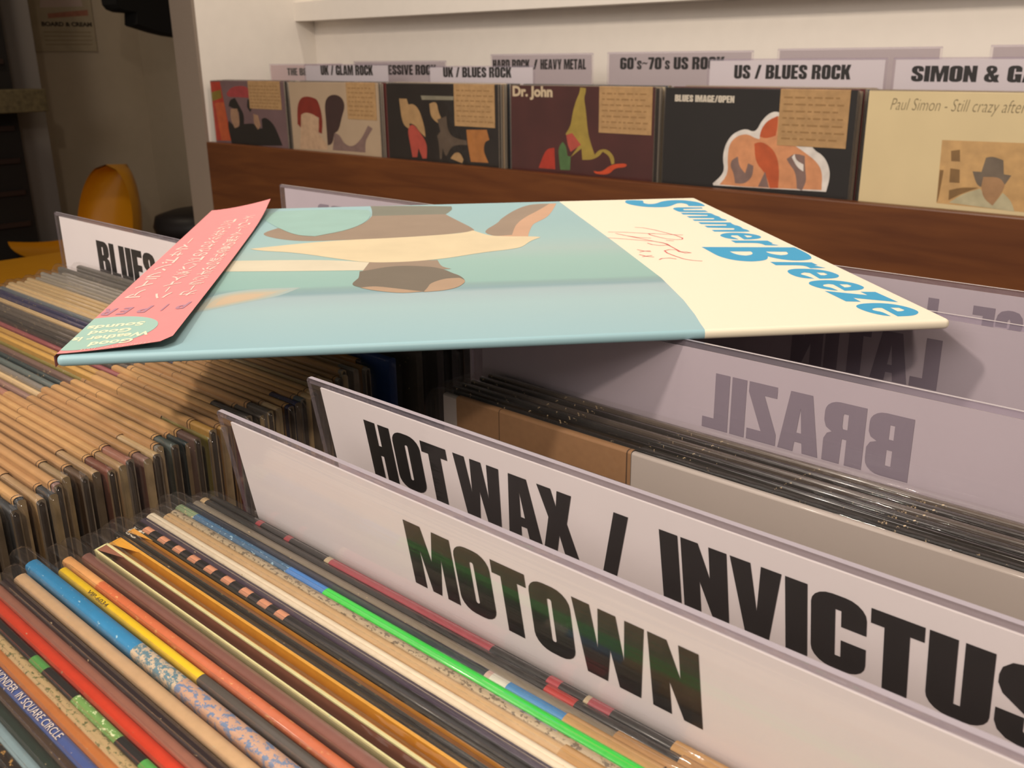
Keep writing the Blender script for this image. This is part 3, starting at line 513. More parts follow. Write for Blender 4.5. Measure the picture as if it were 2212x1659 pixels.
# ------------------------------------------------------------------ records of the left-hand bin, each with a folded tan price paper
LCOL = [(0.2081, '#5f6a70', 'grey-blue'), (0.2047, '#2b2d52', 'navy blue'), (0.1975, '#c8ab7e', 'cream'), (0.1921, '#5b534b', 'dark grey'), (0.1863, '#3b3632', 'charcoal'), (0.1821, '#302b28', 'near-black'),
        (0.1788, '#6f5f58', 'mauve-grey'), (0.1755, '#8f4a50', 'maroon'), (0.1705, '#b98f48', 'mustard'), (0.1652, '#8d8340', 'olive-yellow'), (0.1623, '#4c4428', 'dark olive'), (0.1585, '#6b534a', 'brown-mauve'),
        (0.1548, '#26393c', 'dark teal'), (0.1512, '#57625f', 'slate'), (0.1492, '#77726a', 'grey'), (0.1435, '#cdb184', 'cream-tan'), (0.1404, '#34373a', 'slate black'), (0.1369, '#8a6a60', 'mauve'),
        (0.1330, '#9c6a58', 'terracotta'), (0.1290, '#a98a62', 'tan'), (0.1250, '#7a4a3c', 'rust'), (0.1210, '#b3946c', 'straw'), (0.1170, '#5a4634', 'brown'), (0.1130, '#9c8460', 'khaki')]
LG = 'records in the left bin'
ORD = ['frontmost', 'second', 'third', 'fourth', 'fifth', 'sixth', 'seventh', 'eighth', 'ninth', 'tenth', 'eleventh', 'twelfth', 'thirteenth', 'fourteenth', 'fifteenth', 'sixteenth', 'seventeenth', 'eighteenth', 'nineteenth', 'twentieth']
def ordinal(n):
    if n < 20: return ORD[n]
    tens = {2: 'twenty', 3: 'thirty', 4: 'forty'}[(n+1)//10]; u = (n+1) % 10
    return {2: 'twentieth', 3: 'thirtieth', 4: 'fortieth'}[(n+1)//10] if u == 0 else tens+'-'+ORD[u-1].replace('frontmost', 'first')
random.seed(21)
ENDS = [M(c, rough=0.75, coat=0.15, vary=0.2, scale=220) for c in ('#8d7a60', '#6d5f4c', '#a08b6a', '#5a4c3c', '#7d7264', '#94815f')]
for i in range(45):
    Y = 0.066 + 0.00425*i
    best = min(LCOL, key=lambda c: abs(c[0]-Y)); col, cn = best[1], best[2]
    if Y < 0.111: col, cn = random.choice([('#a98a62', 'tan'), ('#8a6a60', 'mauve'), ('#5a4634', 'brown'), ('#cdb184', 'cream-tan'), ('#34373a', 'slate black')])
    if Y > 0.211: col, cn = random.choice([('#d0b68a', 'cream'), ('#c2a678', 'tan'), ('#c8ab7e', 'cream')]) if Y < 0.236 else random.choice([('#8d877c', 'grey'), ('#a39a88', 'pale grey')])
    XR = -0.3015 - 0.010*max(0, min(1, (Y-0.11)/0.1)) - 0.012*max(0, min(1, (Y-0.215)/0.02)) + random.uniform(-0.0035, 0.0025)
    z = -0.13 + random.uniform(-0.0022, 0.0018)
    t = random.uniform(0.0026, 0.0032)
    tl = random.uniform(-0.414, -0.399); tr = tl + random.uniform(0.082, 0.104)
    if i % 5 == 3: tr = tl + 0.070
    tr = min(tr, XR-0.002)
    w = 0.312; X0 = XR-w
    pt = None if i in (37,) else (tl, tr, 0.085, random.choice([TAGM, TAGM2, TAGM]))
    record('%s record with a tan price paper, %s from the front of the left bin' % (cn, ordinal(i)) if pt else '%s record without a paper, %s from the front of the left bin' % (cn, ordinal(i)),
           X0, Y*(z/-0.13), z, t, [(X0, J(col, 0.12, 0.25, 0.5, wc='#b8a27c'))], LG, w=w, price=pt, endmat=random.choice(ENDS), mouth=(i % 2 == 0), ov=0.010)
# the taller, darker ones at the far right end of that bin
def lrec(label, XR, Y, t, col, z=-0.125, end=None, **k):
    return record(label, XR-0.312, Y, z, t, [(XR-0.312, J('#5f5b55', 0.05)), (-0.39, J(col, 0.02))], LG, endmat=end or J(col, 0.0, 0.2), **k)
lrec('orange-tan record whose right end carries a black block, under the tilted record', -0.3350, 0.2565, 0.0030, '#9a6a36', -0.1285, end=J('#2a1d16'))
lrec('royal blue record showing its blue end under the tilted record', -0.3180, 0.2622, 0.0042, '#173468', -0.1262, end=J('#173468'))
lrec('grey record just behind the BLUES divider, its end under the tilted record', -0.3150, 0.2755, 0.0036, '#4c4640', -0.1245, end=J('#5c554d'))
lrec('charcoal record behind the grey one, its end under the tilted record', -0.3075, 0.2815, 0.0040, '#2b2723', -0.1245, end=J('#3a342f'))
lrec('black record in glossy plastic, its end under the tilted record', -0.3045, 0.2880, 0.0044, '#1b1917', -0.1235, end=J('#24211f', 0, 0.6))
lrec('dark grey record, farthest of the ends seen under the tilted record', -0.3035, 0.2942, 0.0040, '#35312e', -0.1240, end=J('#45413d', 0, 0.5))
# ------------------------------------------------------------------ the packed section in front of the BRAZIL divider
BG = 'records in front of the BRAZIL divider'
record('grey-white backed record with a wide tan flap before the BRAZIL divider', -0.2806, 0.2592, -0.1328, 0.0030, [(-0.2806, M('#aaa099', rough=0.5, coat=0.3, vary=0.05, scale=8))], BG, price=(-0.2725, -0.1842, 0.0125, M('#8a6644', rough=0.7, vary=0.05)), w=0.312)
for k, (c, n) in enumerate([('#16130f', 'black record directly behind the one with the wide tan flap'), ('#1d1916', 'black record, second behind the one with the wide tan flap'), ('#4a4038', 'brown-grey record, third behind the one with the wide tan flap'),
                            ('#231d1a', 'dark record, fourth behind the one with the wide tan flap'), ('#5c5148', 'grey-brown record, fifth behind the one with the wide tan flap')]):
    X0 = -0.2790+0.0012*k
    record(n, X0, 0.2634+0.0040*k, -0.1305+0.0006*k, 0.0026, [(X0, J(c, 0.06, 0.7, 0.25))], BG, w=0.312)
# ------------------------------------------------------------------ the record lying tilted across the dividers
TITLE = [[[[264.5,304.2],[267.0,310.4],[271.7,310.4],[277.4,307.8],[276.6,302.1],[275.4,298.4],[275.7,295.0],[277.3,292.2],[280.4,292.1],[283.3,294.5],[288.4,301.4],[293.3,305.0],[298.5,306.3],[304.0,304.8],[308.5,300.0],[311.3,293.5],[311.5,283.2],[310.4,277.9],[308.6,277.5],[300.0,279.7],[301.1,283.8],[301.2,288.8],[299.2,292.5],[296.3,292.0],[292.4,286.5],[288.5,281.0],[284.6,277.9],[278.9,277.9],[272.0,280.6],[267.7,286.3],[264.5,293.9],[264.0,300.4]]],[[[287.1,270.7],[289.4,274.7],[292.7,275.8],[306.6,272.5],[305.8,268.2],[293.6,268.6],[292.5,266.2],[292.5,264.1],[304.9,261.3],[305.2,255.4],[302.1,254.8],[287.8,257.9],[287.1,263.1]]],[[[287.5,254.3],[303.6,251.6],[305.4,249.0],[304.9,241.9],[306.2,237.3],[304.9,230.0],[306.5,226.6],[306.0,222.5],[303.7,221.2],[287.0,224.6],[287.4,229.8],[299.7,228.4],[300.9,230.1],[300.9,232.2],[287.3,235.5],[287.4,241.6],[299.7,240.4],[300.8,242.2],[300.8,243.9],[287.1,248.0]]],[[[287.6,219.8],[305.7,216.0],[304.8,208.5],[306.3,204.9],[306.6,200.1],[305.5,195.9],[307.0,190.9],[306.4,186.4],[303.1,185.7],[287.2,189.0],[287.3,194.2],[299.4,192.9],[300.9,194.9],[301.0,197.5],[287.4,201.7],[287.5,207.9],[299.6,206.3],[300.9,208.0],[300.9,210.2],[287.3,213.4]]],[[[286.5,177.8],[289.0,181.8],[292.8,184.3],[296.7,184.2],[301.7,182.4],[305.3,178.6],[307.0,173.6],[306.5,169.0],[303.9,165.5],[299.8,164.0],[295.1,164.1],[295.8,176.0],[292.9,176.8],[291.3,174.6],[291.6,172.1],[292.4,168.2],[292.5,164.8],[289.2,166.2],[286.9,170.0],[286.2,174.4]],[[299.3,176.1],[301.8,174.5],[302.5,172.1],[300.8,169.9],[298.8,169.7]]],[[[287.3,162.7],[306.0,159.3],[306.0,155.2],[306.0,151.9],[304.5,150.6],[307.0,146.5],[305.4,145.7],[300.1,147.3],[299.8,151.3],[297.7,154.1],[287.4,155.7]]],[[[267.0,148.2],[312.6,139.8],[312.7,129.9],[312.3,121.2],[310.9,115.1],[308.9,111.2],[305.3,109.1],[300.9,108.8],[296.8,110.8],[293.3,115.1],[291.1,120.3],[289.0,115.1],[286.4,112.1],[282.3,110.4],[278.0,110.4],[273.1,113.5],[270.1,118.1],[267.9,125.4],[267.5,135.7]],[[277.2,134.9],[287.3,133.3],[287.1,129.6],[285.0,125.6],[281.5,124.0],[278.7,125.9],[277.3,130.4]],[[294.5,131.7],[304.2,129.8],[303.6,125.8],[301.7,122.9],[298.5,122.3],[295.9,124.6],[294.4,128.4]]],[[[287.5,108.2],[306.1,104.2],[306.4,97.8],[304.5,97.2],[307.4,91.6],[300.2,91.9],[300.3,96.0],[298.2,98.9],[287.3,100.6]]],[[[287.3,87.3],[289.3,90.5],[292.8,92.1],[297.3,91.7],[302.6,89.2],[306.1,84.4],[307.0,78.0],[306.1,74.7],[303.8,71.8],[300.5,70.7],[295.5,71.1],[296.0,82.7],[294.1,84.1],[291.7,82.4],[291.0,80.5],[292.3,77.6],[293.3,71.8],[290.4,72.5],[287.5,75.6],[286.4,81.9]],[[299.3,83.1],[302.3,82.2],[302.5,78.7],[300.4,77.3],[298.9,77.9]]],[[[287.0,63.4],[289.2,66.9],[293.5,68.4],[298.8,68.2],[303.1,65.6],[306.6,61.0],[307.4,55.2],[306.7,52.3],[304.3,49.6],[300.6,48.4],[296.4,48.7],[296.6,60.0],[295.1,61.2],[292.7,60.6],[291.5,58.9],[291.4,57.1],[293.4,54.9],[293.9,49.4],[291.4,50.4],[288.0,54.6],[286.7,59.7]],[[299.4,60.1],[302.5,59.3],[303.0,56.3],[301.1,54.4],[299.0,54.4]]],[[[288.1,49.7],[302.1,40.2],[301.9,46.1],[307.8,44.9],[308.6,27.6],[306.4,28.8],[294.4,36.7],[294.5,30.3],[289.0,31.8]]],[[[289.1,23.6],[291.1,26.3],[294.8,27.8],[300.2,27.6],[304.7,25.5],[307.9,21.1],[309.3,15.2],[308.6,11.8],[305.8,8.7],[302.6,7.3],[297.8,7.5],[298.0,20.0],[296.2,20.6],[294.0,19.6],[293.1,18.2],[293.4,16.6],[295.3,14.5],[295.5,8.2],[292.8,9.7],[290.0,14.6],[288.8,20.4]],[[301.4,20.0],[304.5,19.3],[304.9,15.7],[303.2,14.3],[301.4,14.4]]]]
SIGN = [[[248.0,209.0],[251.8,207.2],[256.4,199.4],[260.3,189.6],[263.4,181.1],[264.6,173.1],[263.4,169.9],[260.3,169.2],[255.6,172.8],[252.3,179.4],[250.3,185.0],[250.2,188.6],[252.3,189.1],[256.3,186.7],[262.0,184.0],[267.2,181.9]],[[230.0,197.3],[238.8,195.0],[247.5,190.4],[253.4,188.0]],[[232.9,192.3],[236.5,185.5],[241.5,179.4],[247.9,175.8]],[[226.1,180.2],[234.2,175.5],[242.2,170.0],[247.6,166.6],[251.0,162.0],[252.0,154.6],[252.8,143.6],[253.2,137.5],[254.6,134.4],[257.3,134.7],[255.7,137.1],[252.5,138.4],[252.6,142.9],[249.1,144.2],[246.0,141.7],[245.8,135.8],[247.5,128.3],[249.7,120.9],[252.8,117.0],[256.6,115.0]],[[237.7,183.5],[243.3,174.0],[248.7,164.8],[251.9,159.4],[252.3,155.3],[247.6,155.3],[244.1,158.2],[242.9,162.5]],[[254.5,168.3],[257.6,166.3]],[[237.9,121.4],[239.9,123.8],[243.5,124.3],[246.0,121.5]],[[233.5,146.4],[235.8,142.6],[238.6,140.6]],[[233.4,140.7],[236.4,142.5],[238.8,142.5]],[[231.5,134.4],[233.7,129.8],[236.7,127.4]],[[231.8,129.3],[234.5,130.6],[236.7,131.1]]]
ART = [["ball_teal",[[32.5,281.6],[41.5,301.7],[69.9,304.4],[97.7,297.8],[100.2,280.8],[97.1,250.5],[87.3,225.7],[70.5,209.8],[60.3,214.2],[47.8,239.8]]],["trunks_grey",[[98.9,315.1],[130.0,309.7],[150.6,304.2],[150.6,290.7],[144.8,271.5],[121.8,273.6],[100.3,273.7],[100.3,293.6]]],["skin_shade",[[100.3,273.7],[121.8,273.6],[144.9,273.2],[150.0,251.6],[158.5,217.0],[156.1,210.0],[120.2,197.5],[90.8,196.9],[66.7,195.5],[51.4,204.6],[39.6,221.9],[47.8,239.8],[70.5,209.8],[87.3,225.7],[97.1,250.5]]],["skin_shade",[[161.3,208.5],[173.9,238.3],[176.2,249.8],[190.3,286.3],[202.6,304.8],[214.7,304.9],[202.9,277.3],[191.2,253.5],[182.4,228.2],[176.6,196.9],[166.8,194.7]]],["skin_light",[[214.7,304.9],[219.1,304.9],[212.7,279.1],[204.5,251.2],[195.5,234.7],[191.9,226.6],[185.1,195.5],[184.8,190.5],[166.8,194.7],[176.6,196.9],[182.4,228.2],[191.2,253.5],[202.9,277.3]]],["sand_white",[[30.7,150.8],[79.1,146.4],[100.9,136.5],[101.0,118.9],[68.1,122.1],[32.4,126.7]]],["skin_shade",[[100.9,136.5],[133.2,136.8],[134.1,121.8],[138.5,116.0],[122.6,114.5],[97.2,110.7]]],["shirt_cream",[[40.1,179.4],[76.3,195.2],[120.2,198.9],[150.7,206.6],[156.9,214.3],[161.7,201.9],[167.2,194.0],[189.3,190.4],[190.8,187.4],[183.7,177.8],[178.1,163.4],[172.7,158.1],[155.7,151.3],[141.3,142.1],[132.1,138.0],[118.8,134.7],[101.4,135.3],[88.0,145.0],[64.4,165.9],[45.4,173.7]]],["hair_brown",[[93.9,92.1],[95.9,100.3],[96.8,103.7],[96.8,117.0],[101.0,118.9],[107.6,124.2],[115.7,126.6],[123.8,124.3],[130.5,121.3],[135.5,114.7],[138.5,106.8],[141.3,101.5],[143.0,93.0],[142.2,86.3],[138.4,78.1],[131.9,73.8],[124.6,72.8],[117.4,76.0],[110.1,80.3],[101.5,82.7],[95.8,86.9]]],["hair_light",[[127.7,88.6],[134.5,96.7],[141.0,96.8],[143.0,91.9],[142.2,86.3],[138.4,78.1],[131.9,73.8],[124.1,72.7],[126.1,80.0]]],["hair_light",[[97.8,84.4],[103.9,86.7],[112.6,81.0],[124.1,73.4],[114.9,71.8],[104.0,78.1]]],["cloud_peach",[[33.9,70.7],[41.0,83.9],[55.3,90.1],[72.8,89.1],[64.7,73.8],[51.2,64.3],[38.6,53.8],[32.9,51.8]]]]
ex = Vector((0.6433, 0.7656, -0.0041)).normalized(); ey = Vector((-0.7656, 0.6433, 0.0054)); ey = (ey-ex*ex.dot(ey)).normalized(); en = ex.cross(ey)
lp = thing('album_record', 'light blue and cream album lying flat across the dividers, with a pink paper strip', 'record', (-0.319, 0.12, -0.0927))
mw = Matrix((ex, ey, en)).transposed().to_4x4(); lp.rotation_euler = mw.to_euler()
def album_mat():
    m = bpy.data.materials.new('album_print'); m.use_nodes = True; nt = m.node_tree; b = nt.nodes['Principled BSDF']; N = nt.nodes.new; L = nt.links.new
    tc = N('ShaderNodeTexCoord'); sp = N('ShaderNodeSeparateXYZ'); L(tc.outputs['Object'], sp.inputs[0])
    nz = N('ShaderNodeTexNoise'); nz.inputs['Scale'].default_value = 9; mp = N('ShaderNodeMapping'); mp.inputs['Scale'].default_value = (0.5, 2.5, 1)
    L(tc.outputs['Object'], mp.inputs[0]); L(mp.outputs[0], nz.inputs['Vector'])
    ad = N('ShaderNodeMath'); ad.operation = 'MULTIPLY_ADD'; ad.inputs[1].default_value = 0.03; L(nz.outputs[0], ad.inputs[0])
    sc = N('ShaderNodeMath'); sc.operation = 'MULTIPLY_ADD'; sc.inputs[1].default_value = 1/0.315; sc.inputs[2].default_value = -0.015; L(sp.outputs[1], sc.inputs[0]); L(sc.outputs[0], ad.inputs[2])
    cr = N('ShaderNodeValToRGB'); el = cr.color_ramp.elements
    stops = [(0, '#98bfc8'), (.16, '#a2c2c6'), (.225, '#a2bac0'), (.243, '#82a4ac'), (.268, '#86a8a8'), (.285, '#8fb8b2'), (.42, '#96bdb6'), (.5, '#a2bdba'), (.6, '#9abebf'), (.75, '#95bbbf'), (1, '#96bec4')]
    el[0].position, el[0].color = stops[0][0], lin(stops[0][1]); el[1].position, el[1].color = stops[-1][0], lin(stops[-1][1])
    for p_, c_ in stops[1:-1]: e = el.new(p_); e.color = lin(c_)
    L(ad.outputs[0], cr.inputs[0])
    bd = N('ShaderNodeValToRGB'); be = bd.color_ramp.elements     # where the cream title panel begins, across the cover
    def g(u): v = (u-200)/40; return (v, v, v, 1)
    be[0].position, be[0].color = 0.0, g(221.5); be[1].position, be[1].color = 1.0, g(222.4)
    for v_, u_ in ((.03, 222.6), (.067, 224.3), (.14, 226.6), (.265, 228.4), (.525, 226.7), (.8, 224)): e = be.new(v_); e.color = g(u_)
    vv = N('ShaderNodeMath'); vv.operation = 'MULTIPLY'; vv.inputs[1].default_value = 1/0.315; L(sp.outputs[1], vv.inputs[0]); L(vv.outputs[0], bd.inputs[0])
    uu = N('ShaderNodeMath'); uu.operation = 'MULTIPLY_ADD'; uu.inputs[1].default_value = 1/0.04; uu.inputs[2].default_value = -5.0; L(sp.outputs[0], uu.inputs[0])
    gt = N('ShaderNodeMath'); gt.operation = 'GREATER_THAN'; L(uu.outputs[0], gt.inputs[0]); L(bd.outputs[0], gt.inputs[1])
    mx = N('ShaderNodeMixRGB'); mx.inputs[2].default_value = lin('#f3ead2'); L(gt.outputs[0], mx.inputs[0]); L(cr.outputs[0], mx.inputs[1])
    L(mx.outputs[0], b.inputs['Base Color']); b.inputs['Roughness'].default_value = 0.5; b.inputs['Coat Weight'].default_value = 0.15; b.inputs['Coat Roughness'].default_value = 0.3
    return m
bm = bmesh.new(); bmesh.ops.create_cube(bm, size=1)
T3 = 0.0036
for v in bm.verts: v.co = Vector((0.1575+v.co.x*0.315, 0.1575+v.co.y*0.315, -T3/2+v.co.z*T3))
ve = [e for e in bm.edges if abs((e.verts[0].co-e.verts[1].co).z) > 1e-4]
bmesh.ops.bevel(bm, geom=ve, offset=0.0022, segments=3, affect='EDGES', profile=0.5)
he = [e for e in bm.edges if abs((e.verts[0].co-e.verts[1].co).z) < 1e-5]
bmesh.ops.bevel(bm, geom=he, offset=0.0015, segments=4, affect='EDGES', profile=0.5)
me = bpy.data.meshes.new('jacket'); bm.to_mesh(me); bm.free(); me.materials.append(album_mat())
for p_ in me.polygons: p_.use_smooth = p_.area < 0.01
link('jacket', me, lp)
AC = dict(ball_teal='#94bcb5', trunks_grey='#787a6d', skin_shade='#958270', skin_light='#c99f80', sand_white='#d8d0b8', shirt_cream='#dccca8', hair_brown='#70675a', hair_light='#b0947a', cloud_peach='#c8b498')
mb = MB()
for k, (c, poly) in enumerate(ART[1:]+ART[:1]):
    pl = soften([(u/1000, v/1000) for u, v in poly], 60, 2)
    pl = [(min(max(u, 0.001), 0.3135), min(max(v, 0.001), 0.3135)) for u, v in pl]
    if c == 'cloud_peach':                  # soft printed cloud: a few fading tones
        cu, cv = sum(p_[0] for p_ in pl)/len(pl), sum(p_[1] for p_ in pl)/len(pl)
        for q, (s_, hx) in enumerate(((1.0, '#a6b9b6'), (0.82, '#b2b8ac'), (0.64, '#c0b6a0'), (0.45, '#cbb598'))):
            mb.flat([[(cu+(u-cu)*s_, cv+(v-cv)*s_) for u, v in pl]], lambda a, b: (a, b, 0.00002+0.00001*q), M(hx, rough=0.5, coat=0.1, vary=0.0))
        continue
    mb.flat([pl], lambda a, b: (a, b, 0.00003+0.00001*k), M(AC[c], rough=0.5, coat=0.1, vary=0.05, scale=40))
link('cover_picture', mb.mesh('cover_picture'), lp)
mb = MB(); BLUE = M('#1f9ccc', rough=0.5, vary=0.0)
for loops in TITLE:
    mb.flat([soften([(min(u, 313.8)/1000, min(v, 313.8)/1000) for u, v in l], 48, 2) for l in loops], lambda a, b: (a, b, 0.00005), BLUE)
link('title_lettering', mb.mesh('title_lettering'), lp)
mb = MB(); PEN = M('#d4585c', rough=0.5, vary=0.0)
for s in SIGN:
    ribbon(mb, soften([(u/1000, v/1000) for u, v in s], 181, 0), 0.0008, lambda a, b: (a, b, 0.00006), PEN)
link('pen_signature', mb.mesh('pen_signature'), lp)
# the pink paper strip wrapped round the spine, lifting along its free edge
OW = 0.0362
def lift(s, v):
    q = s/OW
    near = max(0, 1-v/0.16); far = max(0, (v-0.215)/0.10)
    return 0.0005 + q**1.5*(0.0011+0.0016*near**1.3+0.0048*far**2.2)
def onstrip(u, v, d=0.0): return (u, v, lift(max(u, 0), v)+d)
mb = MB(); PINK = M('#ea9394', rough=0.55, vary=0.015, scale=120); PB = M('#7d746c', rough=0.7, vary=0.02)
def vend(u): q = u/OW; return 0.0022+0.0025*q, 0.3095+0.0042*q
nu, nv = 12, 60
for surf, mat in ((0.0, PINK), (-0.00025, PB)):
    b = len(mb.v)
    for j in range(nv+1):
        for i in range(nu+1):
            u = OW*i/nu; lo, hi = vend(u); v = lo+(hi-lo)*j/nv
            if j == 0 and i == nu: u -= 0.003
            mb.v.append(onstrip(u, v, surf))
    for j in range(nv):
        for i in range(nu):
            a = b+j*(nu+1)+i; mb.face((a, a+1, a+nu+2, a+nu+1), mat, True)
for v0, v1 in [(0.0022+0.3073*j/20, 0.0022+0.3073*(j+1)/20) for j in range(20)]:   # wrap over the spine
    mb.add([(0, v0, 0.0005), (-0.0010, v0, -0.0004), (-0.0010, v1, -0.0004), (0, v1, 0.0005)], [(0, 1, 2, 3)], PINK, True)
    mb.add([(-0.0010, v0, -0.0004), (-0.0010, v0, -0.0042), (-0.0010, v1, -0.0042), (-0.0010, v1, -0.0004)], [(0, 1, 2, 3)], PINK, True)
obi = link('paper_strip', mb.mesh('paper_strip'), lp); obi['label'] = 'pink paper strip with white and purple lettering'
mb = MB()
ring = [(0.0057+0.0215*math.cos(math.radians(a)), 0.0265+0.0215*math.sin(math.radians(a))) for a in range(0, 360, 6)]
ring = [(max(u, 0.0), v) for u, v in ring]
for r0, r1 in [(k/6, (k+1)/6) for k in range(6)]:
    n = len(ring)
    pts = [(0.0095+(u-0.0095)*r, 0.0265+(v-0.0265)*r) for r in (r0, r1) for u, v in ring]
    mb.add([onstrip(*p_, 0.00008) for p_ in pts], [(i, (i+1) % n, n+(i+1) % n, n+i) for i in range(n)], M('#a4c8bc', rough=0.55, vary=0.01), True)
link('badge', mb.mesh('badge'), obi)
mb = MB(); CRM2 = M('#f2f0cf', rough=0.5, vary=0.0)
def strip_text(body, u_right, u_left, v_top, v_bot, mat, off=0.028, shear=0.0, d=0.00014):   # reads towards the spine, upside down from here
    font_on(mb, body, lambda a, b: onstrip(u_right+(u_left-u_right)*a, v_bot+(v_top-v_bot)*b, d), mat, off, shear)
strip_text('Good', 0.0226, 0.0080, 0.0080, 0.0136, CRM2)
strip_text('Weather is', 0.0264, 0.0002, 0.0157, 0.0213, CRM2)
strip_text('Good', 0.0184, 0.0038, 0.0233, 0.0289, CRM2)
strip_text('Sounds', 0.0212, 0.0010, 0.0309, 0.0365, CRM2)
LP_ = M('#f3c3bd', rough=0.5, vary=0.0)
strip_text('STEREO YVZ7-1003', 0.0300, 0.0070, 0.0037, 0.0057, LP_, 0.0)
PUR = M('#b98a9c', rough=0.5, vary=0.0)
for ch, uc in (('P', 0.0308), ('I', 0.0238), ('P', 0.0163), ('E', 0.0088), ('R', 0.0028)):
    wl = 0.0008 if ch == 'I' else 0.0024
    strip_text(ch, uc+wl, max(uc-wl, 0.0), 0.0510, 0.0615, PUR, 0.03, 0.25)
WH = M('#f9d9cd', rough=0.5, vary=0.0)
def column(chars, uc, v0, pitch, size):
    for k, ch in enumerate(chars):
        if ch == ' ': continue
        vc = v0+pitch*k; wu = size/2; hv = pitch*0.42
        if ch == 'ー': font_on(mb, 'I', lambda a, b: onstrip(uc+0.0003-0.0006*a, vc+hv-2*hv*b, 0.00014), WH); continue
        font_on(mb, ch, lambda a, b: onstrip(uc+wu-2*wu*a, vc+hv-2*hv*b, 0.00014), WH, 0.012)
column('カーラジオから流れる夏の風サマーブリーズ', 0.0285, 0.078, 0.0100, 0.0066)
column('ハーイ人気バンドのさわやかなサウンド', 0.0182, 0.078, 0.0108, 0.0070)
column('アイランドサマー', 0.0062, 0.085, 0.0170, 0.0062)
link('lettering', mb.mesh('lettering'), obi)

# ------------------------------------------------------------------ the dim room at the left
ps = thing('wall_poster', 'cream poster with a heading and lines of print on the dim left wall', 'poster', (-4.795, 2.09, 0.06))
mb = MB(); PX = M('#a79a82', rough=0.8, vary=0.06, scale=20); a0, a1, b0, b1 = -0.14, 0.15, -0.02, 0.40
mb.box(0.0, 0.004, a0, a1, b0, b1, PX); link('sheet', mb.mesh('sheet'), ps)
mb = MB(); PKF = M('#b9a59c', rough=0.8); PKR = M('#a06b58', rough=0.8, vary=0.15, scale=30); PKI = M('#3b3226', rough=0.8)
mb.flat([soften([(-0.09, 0.17), (0.11, 0.18), (0.09, 0.30), (0.02, 0.36), (-0.06, 0.32)], 60)], lambda a, b: (0.0045, a, b), PKF)
mb.flat([soften([(-0.06, 0.125), (0.13, 0.14), (0.13, 0.165), (-0.06, 0.145)], 60)], lambda a, b: (0.0047, a, b), PKR)
for k in range(4): mb.box(0.0044, 0.0046, a0+0.05, a1-0.02, 0.010+0.018*k, 0.0125+0.018*k, M('#7c6c50', rough=0.8))
font_on(mb, 'BOARD & CREAM', lambda a, b: (0.0047, a0+0.045+(a1-a0-0.055)*a, 0.090+0.020*b), PKI, 0.05); link('print', mb.mesh('print'), ps)

# yellow shell chair: a curved moulded shell on thin legs
def yellow_chair():
    c = thing('shell_chair', 'yellow moulded shell chair against the dim wall at the left', 'chair', (-4.0, 1.715, -1.08), (0, 0, math.radians(14)))
    mb = MB(); Y = M('#c98a12', rough=0.35, coat=0.3, vary=0.03, scale=10)
    n, m_ = 16, 44; rows = []
    for j in range(m_+1):
        t_ = j/m_
        if t_ < 0.5:                         # seat, front to back
            q = t_/0.5; cy, cz, hw, tilt = -0.22+0.40*q, 0.33-0.03*math.sin(math.pi*q*0.8)-0.01*q, 0.20+0.02*math.sin(math.pi*q), 0.06
        else:
            q = (t_-0.5)/0.5; cy, cz = 0.18+0.07*q, 0.315+0.345*q**1.15
            hw = 0.172*math.sqrt(max(0.0, 1-(max(0, q-0.25)/0.75)**2.3)); tilt = 0.07*(1-q*0.5)
        rows.append([(hw*math.sin(math.pi/2*s), cy-(0.11*s*s if t_ >= 0.5 else 0.0)*(1 if t_ > 0.5 else 0), cz+tilt*s*s*(1 if t_ < 0.5 else 0.25)) for s in [-1+2*i/n for i in range(n+1)]])
    for off in (0.0, 0.006):
        b = len(mb.v)
        for r in rows: mb.v += [(p_[0], p_[1]+off*0.7, p_[2]-off) for p_ in r]
        for j in range(m_):
            for i in range(n): a = b+j*(n+1)+i; mb.face((a, a+1, a+n+2, a+n+1), Y, True)
    link('shell', mb.mesh('shell'), c)
    for sx in (-1, 1):
        for sy in (-1, 1):
            mb = MB(); p0 = Vector((sx*0.12, 0.0+sy*0.10, 0.315)); p1 = Vector((sx*0.20, 0.02+sy*0.19, 0.0))
            ring = []
            for p_, r_ in ((p0, 0.010), (p1, 0.008)):
                ring += [(p_.x+r_*math.cos(k*math.pi/4), p_.y+r_*math.sin(k*math.pi/4), p_.z) for k in range(8)]
            mb.add(ring, [(k, (k+1) % 8, 8+(k+1) % 8, 8+k) for k in range(8)]+[tuple(range(8)), tuple(range(8, 16))], M('#8c8c8c', rough=0.3), True); link('leg', mb.mesh('leg'), c)
yellow_chair()
tb = thing('side_table', 'yellow table behind the left bin at the left edge', 'table', (-2.75, 0.92, -1.08))
mb = MB(); mb.rbox(-0.22, 0.26, -0.55, 0.42, 0.50, 0.535, M('#c98a12', rough=0.4, coat=0.2, vary=0.03, scale=10), r=0.008, seg=3); link('table_top', mb.mesh('table_top'), tb)
for sx in (-0.18, 0.22):
    for sy in (-0.5, 0.37):
        mb = MB(); mb.box(sx-0.018, sx+0.018, sy-0.018, sy+0.018, 0, 0.50, M('#b07a14', rough=0.4)); link('leg', mb.mesh('leg'), tb)
def disc_stack(mb, prof, mat, n=28):
    b = len(mb.v)
    for r, z in prof: mb.v += [(r*math.cos(2*math.pi*k/n), r*math.sin(2*math.pi*k/n), z) for k in range(n)]
    for j in range(len(prof)-1):
        for k in range(n): mb.face((b+j*n+k, b+j*n+(k+1) % n, b+(j+1)*n+(k+1) % n, b+(j+1)*n+k), mat, True)
    mb.face(range(b, b+n), mat); mb.face(range(b+(len(prof)-1)*n, b+len(prof)*n), mat)
st = thing('round_stool', 'black round padded stool in front of the grey end panel', 'stool', (-3.2, 1.80, -1.115))
